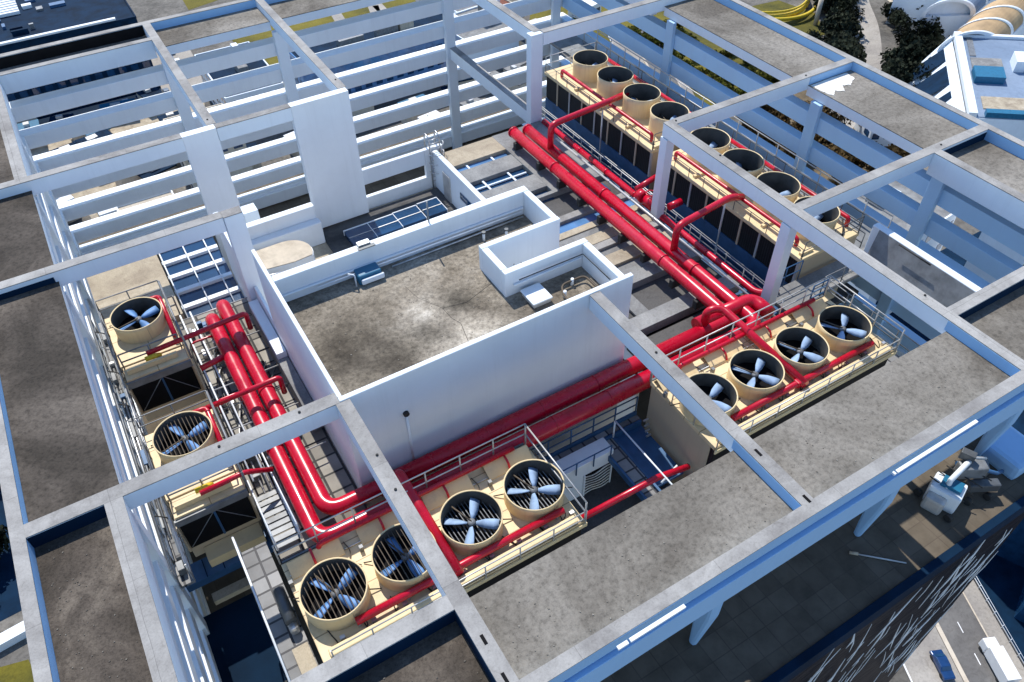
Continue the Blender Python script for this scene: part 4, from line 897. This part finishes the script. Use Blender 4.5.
# lower right: the sunlit street
def off(x, y, t): return (x+.41*t, y+.912*t)
def strip(name, mat, xc, wd, z, a=-60, b=400): return flat(name, mat, [off(xc-wd/2, 15, a), off(xc+wd/2, 15, a), off(xc+wd/2, 15, b), off(xc-wd/2, 15, b)], z)
strip('road', 'asphalt', 153, 13.5, g+.06); strip('road', 'pale_road', 138, 15, g+.05); strip('pavement', 'pale_road', 162.5, 5.2, g+.16)
strip('kerb', 'plaza', 146.3, 1.4, g+.22); strip('kerb', 'plaza', 159.6, .5, g+.2); strip('lane_marking', 'carwhite', 130.6, .5, g+.1)
for t in range(-40, 120, 9):
    x, y = off(153, 15, t); flat('lane_marking', 'carwhite', [off(x-.15, y, 0), off(x+.15, y, 0), off(x+.15, y, 3.2), off(x-.15, y, 3.2)], g+.1)
rl = thing('street_railing', 'long white street railing along the edge of the lower right pavement', 'railing', (165, 20, g))
rail(rl, [(*off(165, 15, -20), g+.2), (*off(165, 15, 60), g+.2)], 2.2, 4, .09, 'white2')
flat('shade_ground', 'navy', [off(166, 15, -60), off(330, 15, -60), off(330, 15, 130), off(166, 15, 130)], g+.03)  # shadow over the ground right of the street is put into this navy colour

# cars
def make_car(paint, label):
    c = thing('parked_car', label, 'car', (0, 0, 0), 'cars in the streets below')
    b = MB(); L, W = 8.0, 3.2
    prof = [(-4, .7), (-4, 1.55), (-3.6, 1.75), (-1.9, 1.85), (-1.0, 2.65), (1.7, 2.7), (2.8, 1.9), (3.9, 1.75), (4.05, .9), (3.9, .6)]
    for sgn in (1,):
        A = [b.bm.verts.new((x*S, -W/2*S*(.86 if z > 2 else 1), z*S)) for x, z in prof]; B = [b.bm.verts.new((x*S, W/2*S*(.86 if z > 2 else 1), z*S)) for x, z in prof]
        b.bm.faces.new(A); b.bm.faces.new(B[::-1])
        for i in range(len(prof)): b.bm.faces.new((A[i], B[i], B[(i+1) % len(prof)], A[(i+1) % len(prof)]))
    b.build('body', paint, c, .08)
    q = MB(); q.poly([(-1.85, -1.3, 1.9), (-1.05, -1.2, 2.63), (-1.05, 1.2, 2.63), (-1.85, 1.3, 1.9)], -.04); q.poly([(2.72, -1.3, 1.97), (1.75, -1.2, 2.69), (1.75, 1.2, 2.69), (2.72, 1.3, 1.97)], -.04)
    for sg in (-1, 1): q.box(-.9, 1.6, sg*1.47-.03, sg*1.47+.03, 1.95, 2.5)
    q.build('window', M['glass'], c)
    for x in (-2.5, 2.5):
        for y in (-1.45, 1.45): MB().tube([(x, y-.2, .62), (x, y+.2, .62)], .62, 14).build('wheel', M['rubber'], c)
    return c
protos = {k: make_car(M['car'+k], '') for k in ('white', 'blue', 'grey', 'red')}
used = set()
def car(k, x, y, rz, label):
    if k not in used:
        used.add(k); o = protos[k]; o.location = Vector((x, y, g+.08))*S; o.rotation_euler = (0, 0, rz); o['label'] = label; return o
    return copy_thing(protos[k], (x, y, g+.08), rz, label)
car('blue', 141.8, 16.6, R(66), 'dark blue car driving on the sunlit street at lower right')
car('white', 8, 500, R(14), 'parked car among rows seen through the rear left louvers')
random.seed(21)
gl = 'small parked car in the rows beyond the rear left louvers'
for r_ in range(4):
    for i in range(14):
        x, y = -38+i*7.4+random.uniform(-.4, .4), 452+r_*17+random.uniform(-.5, .5)
        if random.random() < .2: continue
        k = random.choice(['white', 'white', 'white', 'grey', 'blue', 'red' if random.random() < .15 else 'white'])
        o = car(k, x, y, R(90)+random.choice((0, PI)), gl); o['group'] = 'parked cars in the rear lot'
for o in list(COL.objects):
    if o.name.startswith('parked_car') and o.get('label') == 'parked car among rows seen through the rear left louvers': o['label'] = gl; o['group'] = 'parked cars in the rear lot'
if 'red' not in used: car('red', 20, 470, R(90), 'single red car in the rear parking lot')
tr = thing('box_truck', 'white box truck standing at the kerb of the lower right street', 'truck', (154.3, 9.0, g))
tr.rotation_euler = (0, 0, R(66))
def tp(name, mat, *a, **k):
    b = MB(); b.box(*a, **k); off_ = wloc(tr)
    for v in b.bm.verts: v.co += off_
    return b.build(name, M[mat], tr)
tp('cargo_box', 'carwhite', -5.5, 3.4, -1.9, 1.9, 1.2, 5.2, bev=.08); tp('cab', 'carwhite', 3.6, 6.4, -1.8, 1.8, .9, 4.2, bev=.3); tp('windscreen', 'glass', 6.35, 6.5, -1.5, 1.5, 2.6, 3.8)
for x in (-3.6, 4.8):
    for y in (-1.7, 1.7): tp('wheel', 'rubber', x-.7, x+.7, y-.25, y+.25, 0, 1.4, bev=.35)

# buildings
def building(label, x0, x1, y0, y1, h, wall='white', roof='floor', rz=0.0, floors=None, win='glass', name='city_building', units=2, par=1.0):
    t = thing(name, label, 'building', ((x0+x1)/2, (y0+y1)/2, g))
    def bp(nm, mat, *a, **k): return box(nm, M[mat], t, *a, **k)
    z = g+h
    bp('wall', wall, x0, x1, y0, y1, g, z)
    MB().box(x0+.5, x1-.5, y0+.5, y1-.5, z+.01, z+.15).build('roof', M[roof], t)
    for a in ((x0, x1, y0-.2, y0+.45), (x0, x1, y1-.45, y1+.2), (x0-.2, x0+.45, y0+.46, y1-.46), (x1-.45, x1+.2, y0+.46, y1-.46)): bp('parapet', wall, *a, z+.005, z+par)
    nf = floors or max(1, int(h/7))
    for f in range(nf):
        zz = g+h*(f+.35)/nf; hh = min(3.2, h/nf*.5)
        n = max(2, int((x1-x0)/6))
        for i in range(min(n, 14)):
            a = x0+(x1-x0)*(i+.2)/min(n, 14); b_ = x0+(x1-x0)*(i+.8)/min(n, 14)
            bp('window', win, a, b_, y0-.12, y0+.1, zz, zz+hh)
        n = max(2, int((y1-y0)/7))
        for i in range(min(n, 10)):
            a = y0+(y1-y0)*(i+.2)/min(n, 10); b_ = y0+(y1-y0)*(i+.8)/min(n, 10)
            bp('window', win, x0-.12, x0+.1, a, b_, zz, zz+hh)
    rnd = random.Random(int(x0*7+y0))
    for i in range(units):
        sx, sy = (x1-x0)*rnd.uniform(.08, .18), (y1-y0)*rnd.uniform(.1, .2); px, py = rnd.uniform(x0+3, x1-3-sx), rnd.uniform(y0+3, y1-3-sy)
        u = bp('plant_room', rnd.choice(['white', 'floor', 'greysteel', 'cream_roof']), px, px+sx, py, py+sy, z+.16, z+rnd.uniform(2, 5))
    if rz:
        t.rotation_euler = (0, 0, rz)
    return t
rndb = random.Random(17)
nb = building('dark navy slab block with white roof gratings at the top left corner', -46, 42, 461, 560, 40, 'navy', 'navy', 0, 4, units=0)
for (a, b_, c, e) in ((-34, -10, 500, 522), (4, 20, 515, 545), (26, 36, 520, 560), (-8, -2, 524, 550), (-40, -36, 470, 550)):
    for i in range(7): MB().box(a, b_, c+(e-c)*i/7, c+(e-c)*(i+.55)/7, -144.6, -143+i*.15).build('roof_grating', M['white2'], nb)
for i in range(26):
    x_, y_ = rndb.uniform(-44, 36), rndb.uniform(468, 552); MB().box(x_, x_+rndb.uniform(1.5, 8), y_, y_+rndb.uniform(1.5, 5), -144.95, -144+rndb.uniform(0, 2)).build('roof_unit', M[rndb.choice(['white2', 'greysteel', 'bluesteel', 'navy'])], nb)
MB().box(-26, 32, 461.5, 463.5, -144.2, -143).build('roof_rail', M['white2'], nb)
building('low navy roofed hall behind the rear louvers left of the lawn', 62, 92, 384, 440, 22, 'white', 'navy', units=3)
building('long blue glass block crossing behind the rear louvers', 100, 188, 378, 402, 34, 'glass_sky', 'navy', .05, 4, units=4)
building('pale stone block with blue windows near the rear louvers', 30, 58, 340, 372, 26, 'cream_roof', 'cream_roof', 0, 3, units=3)
building('grey roofed block with pale sheds right of the blue glass block', 196, 232, 384, 420, 18, 'white', 'floor', .1, 2, units=5)
building('grey ribbed roof shed past the large lawn', 214, 246, 430, 470, 14, 'white', 'floor', .1, 1, units=4)
building('red tiled house nearest the rear right corner column', 236, 256, 376, 398, 12, 'cream_roof', 'tile_red', .15, 2, units=1)
building('red tiled house between two others behind the rear louvers', 232, 254, 414, 440, 12, 'cream_roof', 'tile_red', .1, 2, units=1)
building('red tiled house farthest back beside the olive lawn', 246, 266, 450, 474, 12, 'cream_roof', 'tile_red', -.1, 2, units=1)
building('white hut on the olive lawn behind the corner column', 292, 306, 404, 420, 8, 'white2', 'membrane', .3, 1, units=0)
building('white low block with navy windows beside the left louvers', -4, 20, 300, 335, 12, 'white2', 'cream_roof', 0, 2, units=3)
sheds = {}
def shed(mat, x, y, wx, wy, h, rz, lab, grp_):
    b = MB(); b.box(-wx/2, wx/2, -wy/2, wy/2, 0, h)
    key = (mat, round(wx), round(wy))
    t = thing('shed', lab, 'shed', (x, y, g), grp_); t.rotation_euler = (0, 0, rz); o_ = wloc(t)
    for v in b.bm.verts: v.co += o_
    b.build('wall', M['cream_roof'], t)
    b = MB(); b.prism([(-wx/2-.6, -wy/2-.6), (wx/2+.6, -wy/2-.6), (wx/2+.6, wy/2+.6), (-wx/2-.6, wy/2+.6)], h+.01, h+.8)
    for v in b.bm.verts: v.co += o_
    b.build('roof', M[mat], t)
    b = MB(); b.box(-wx*.2, wx*.1, -wy*.15, wy*.2, h+.81, h+2.4)
    for v in b.bm.verts: v.co += o_
    b.build('roof_unit', M['rail'], t)
rs = random.Random(4)
words = {'carwhite': 'white', 'navy': 'navy', 'tanfloor': 'tan', 'floor': 'grey', 'teal': 'teal'}
for i in range(90):
    m = rs.choice(['carwhite', 'navy', 'navy', 'navy', 'tanfloor', 'floor', 'floor', 'teal'])
    x, y = rs.uniform(-46, 232), rs.uniform(335, 448)
    if 56 < x < 98 and y > 376 or 92 < x < 214 and (y > 404 or 372 < y < 410) or (190 < x and y > 376): continue
    shed(m, x, y, rs.uniform(7, 18), rs.uniform(6, 14), rs.uniform(4, 11), rs.uniform(-.3, .3), 'small %s-roofed shed in the yard seen through the rear louvers' % words[m], 'small %s-roofed sheds beyond the rear louvers' % words[m])
building('white block below the right louvers with dark window bands', 215, 260, 118, 150, 40, 'white2', 'floor', .1, 4, units=3)
building('white block beyond the right louvers with navy roof', 262, 310, 95, 112, 50, 'white2', 'navy', .1, 4, units=2)
building('pale roofed shop row between brown trees and the right rim', 330, 372, 196, 214, 12, 'white2', 'plaza', -.5, 1, units=2)
building('white roofed pavilion at the edge of the dark trees', 352, 372, 232, 246, 10, 'white2', 'white2', -.45, 1, units=0)
building('navy glass block in deep shade at the lower right corner', 176, 205, -10, 22, 30, 'glass', 'navy', .4, 4, units=1)
building('dark blue glass block standing right of the lower street', 180, 230, 30, 60, 44, 'glass', 'navy', .4, 5, units=2)
tag(box('boundary_wall', M['white2'], None, -112, -66, 153, 156.5, g, g+3, rz=.1), 'long white boundary wall beside the olive lawn at lower left', 'wall')
flat('pond', 'navy', [(-120, 161), (-60, 165), (-50, 280), (-120, 280)], g+.06)

# vaulted white building, upper right
vb_ = thing('vaulted_building', 'white building with barrel vaulted roofs and sloping front at the upper right', 'building', (360, 180, g))
def vp(nm, mat, *a, **k): return box(nm, M[mat], vb_, *a, **k)
zt = -160; F = 190/170
A_ = (372*F, 209*F)
ux, uy = (-.745, -.667), (.78, -.626)      # along and across the roof
def rp(s_, t_): return (A_[0]+ux[0]*s_+uy[0]*t_, A_[1]+ux[1]*s_+uy[1]*t_)
def rbox(nm, mat, s0, s1, t0, t1, z0, z1, parent=None):
    return MB().prism([rp(s0, t0), rp(s1, t0), rp(s1, t1), rp(s0, t1)], z0, z1).build(nm, M[mat], parent or vb_)
rbox('wall', 'white', 0, 88, 0, 72, g, zt)
rbox('roof', 'paleblue', .5, 87.5, .5, 71, zt+.01, zt+.5)
rbox('roof_edge', 'white2', -1, 88, -1.5, 2.2, zt+.02, zt+2.6); rbox('roof_edge', 'white2', -1, 1.5, 2.21, 72, zt+.51, zt+2)
rbox('roof_court', 'floor', 26, 40, 5, 20, zt+.51, zt+.9); rbox('roof_court', 'tanfloor', 68, 80, 6, 26, zt+.51, zt+.9); rbox('roof_court', 'greysteel', 2, 24, 5, 8, zt+.51, zt+.9)
rbox('canopy', 'teal', 42, 54, 4, 18, zt+.51, zt+4); rbox('canopy', 'teal', 30, 40, 30, 44, zt+.51, zt+4); rbox('canopy', 'teal', 84, 88, 6, 60, zt+.51, zt+3)
rbox('plant_room', 'white2', 28, 40, 24, 29, zt+.51, zt+6); rbox('plant_room', 'white2', 52, 60, 36, 46, zt+.51, zt+5)
b = MB(); p0, p1, q0, q1 = rp(-2, -2), rp(88, -2), rp(6, -22), rp(84, -22)
b.poly([(*p0, zt), (*p1, zt), (*q1, g), (*q0, g)]); b.build('sloping_front', M['white'], vb_)
for s0, s1 in ((6, 22), (26, 48), (54, 62)):
    MB().poly([(*rp(s0, -3.6), zt-2.6), (*rp(s1, -3.6), zt-2.6), (*rp(s1, -17.6), g+10.6), (*rp(s0+4, -17.6), g+10.6)], .1).build('window', M['navy'], vb_)
ad = Vector((.47, .88)); sd = Vector((.88, -.47))
sd = Vector((.88, -.47)); ad = Vector((.955, .3))
for k, (P0, rad, ln) in enumerate((((363, 210), 15.0, 60), ((388, 240), 14, 60), ((402, 268), 13, 50))):
    n = 18; P0 = Vector(P0)*F; rad *= F
    def pt(u, rr, z0_, f):
        c_ = P0+sd*(rad+rr*-math.cos(PI*f))+ad*u; return Vector((c_.x, c_.y, z0_+rr*.62*math.sin(PI*f)))*S
    def shell(u0, u1, r0, r1, mat, nm, par):
        b = MB(); rows = [[b.bm.verts.new(pt(u, rr, zt-6, j/n)) for j in range(n+1)] for u in (u0, u1) for rr in (r0, r1)]
        o0, i0, o1, i1 = rows
        for j in range(n):
            for q4 in ((o0[j], o0[j+1], o1[j+1], o1[j]), (i0[j], i0[j+1], i1[j+1], i1[j]), (o0[j], o0[j+1], i0[j+1], i0[j]), (o1[j], o1[j+1], i1[j+1], i1[j])): b.bm.faces.new(q4)
        return b.build(nm, M[mat], par)
    v = shell(1.6, ln, rad-.6, rad-1.6, 'brown' if k == 0 else 'paleblue', 'vault', vb_)
    for u in (0, 21, 42): shell(u, u+1.8, rad+.2-(.2 if u else 0)+(.3 if u else 0), rad-2.2 if u == 0 else rad-.58, 'white2', 'rim', v)
    b = MB(); b.bm.faces.new([b.bm.verts.new(pt(5, rad-1.7, zt-6, j/n)) for j in range(n+1)]); b.build('vault_end', M['white'], v)
    e = [P0+ad*1.0, P0+sd*2*rad+ad*1.0, P0+sd*2*rad+ad*ln, P0+ad*ln]
    MB().prism([(p.x, p.y) for p in e], g, zt-6.05).build('wall', M['white'], vb_)
# yellow curved footbridge
yb_ = thing('footbridge', 'yellow railed curved footbridge over the olive lawn at the top', 'footbridge', (408, 336, g))
arcp = smooth([(372, 352), (392, 338), (410, 336), (428, 345), (440, 360)], 8)
for dz, r_ in ((7, .7), (4, 1.6)): MB().tube([(p.x, p.y, g+dz) for p in arcp], r_, 8).build('handrail' if r_ < 1 else 'girder', M['yellow'], yb_)
b = MB(); b.tube([(p.x+4, p.y-5, g+3.5) for p in arcp], 1.2, 8); b.build('girder', M['yellow'], yb_)
for p in arcp[2::7]: MB().tube([(p.x, p.y, g), (p.x, p.y, g+4)], 1.2, 8).build('pier', M['cream_roof'], yb_)
MB().tube([(412, 322, g), (413, 323, g+16)], 1.4, 10).build('mast', M['cream_roof'], yb_)

# trees
def crown_mesh(rad, h, seed, n, leaf):
    rnd = random.Random(seed); b = MB()
    clumps = []
    for i in range(11):
        a = rnd.uniform(0, 2*PI); q = rnd.uniform(.1, .72)*rad
        clumps.append((Vector((q*math.cos(a), q*math.sin(a), h*rnd.uniform(.42, .95))), rad*rnd.uniform(.32, .55)))
    for i in range(n):
        c, cr = rnd.choice(clumps)
        dv = Vector((rnd.gauss(0, 1), rnd.gauss(0, 1), rnd.gauss(0, .8))).normalized()*cr*rnd.uniform(.6, 1.05)
        p = c+dv; u = Vector((rnd.gauss(0, 1), rnd.gauss(0, 1), rnd.gauss(0, 1))).normalized(); v = u.orthogonal().normalized()
        w_ = leaf*rnd.uniform(.6, 1.4)
        b.bm.faces.new([b.bm.verts.new((p+u*w_*a_+v*w_*c_*.6)*S) for a_, c_ in ((-1, 0), (0, -1), (1, 0), (0, 1))])
    return b
def tree_proto(mat, seed, rad, h, kindlab):
    t = thing('tree', kindlab, 'tree', (0, 0, 0), 'trees in the streets below')
    k = MB(); k.tube([(0, 0, 0), (.2, .1, h*.3), (-.2, .2, h*.6), (0, 0, h*.85)], [rad*.09, rad*.07, rad*.05, rad*.02], 7)
    for a in (0.5, 2.4, 4.4): k.tube([(0, 0, h*.4), (rad*.5*math.cos(a), rad*.5*math.sin(a), h*.75)], [rad*.045, rad*.015], 5)
    k.build('trunk', M['bark'], t); crown_mesh(rad, h, seed, 900, rad*.13).build('crown', M[mat], t)
    return t
tp_ = {('dark', i): tree_proto('leaf', 30+i, 8, 12, '') for i in range(3)}
tp_.update({('brown', i): tree_proto('leaf_brown', 50+i, 7, 9, '') for i in range(3)})
tp_.update({('olive', i): tree_proto('leaf_olive', 70+i, 6, 7, '') for i in range(3)})
usedt = set()
labs = {'dark': 'dark leafy tree in the grove by the curved road', 'brown': 'brown leafed tree below the right louvers', 'olive': 'low olive tree on the lawn seen between the right louvers'}
grp = {'dark': 'dark trees by the curved road', 'brown': 'brown trees below the right louvers', 'olive': 'olive trees on the lawn'}
def tree(kind, x, y, s=1.0):
    i = random.randrange(3); key = (kind, i)
    if key not in usedt: usedt.add(key); o = tp_[key]
    else: o = copy_thing(tp_[key], (0, 0, 0))
    o.location = Vector((x, y, g))*S; o.rotation_euler = (0, 0, random.uniform(0, 6.28)); o.scale = (s,)*3; o['label'] = labs[kind]; o['group'] = grp[kind]
random.seed(99)
cnt = 0
while cnt < 64:      # dark grove right and left of the curved road
    x, y = random.uniform(372, 520), random.uniform(222, 345)
    c = (y-274)-(x-404)*.84          # distance across the road line
    if abs(c) < 15 or (x > 428 and c < -42) or c > 55 or (385 < x < 425 and y > 308): continue
    tree('dark', x, y, random.uniform(.7, 1.35)); cnt += 1
for i in range(46):
    t = random.random(); tree('brown', 286+42*random.random(), 180+80*t, random.uniform(.7, 1.2))
for i in range(60): tree('olive', 298+44*random.random(), 262+110*random.random(), random.uniform(.6, 1.1))
for i in range(12): tree('dark', random.uniform(-86, -66), random.uniform(168, 260), random.uniform(.8, 1.3))
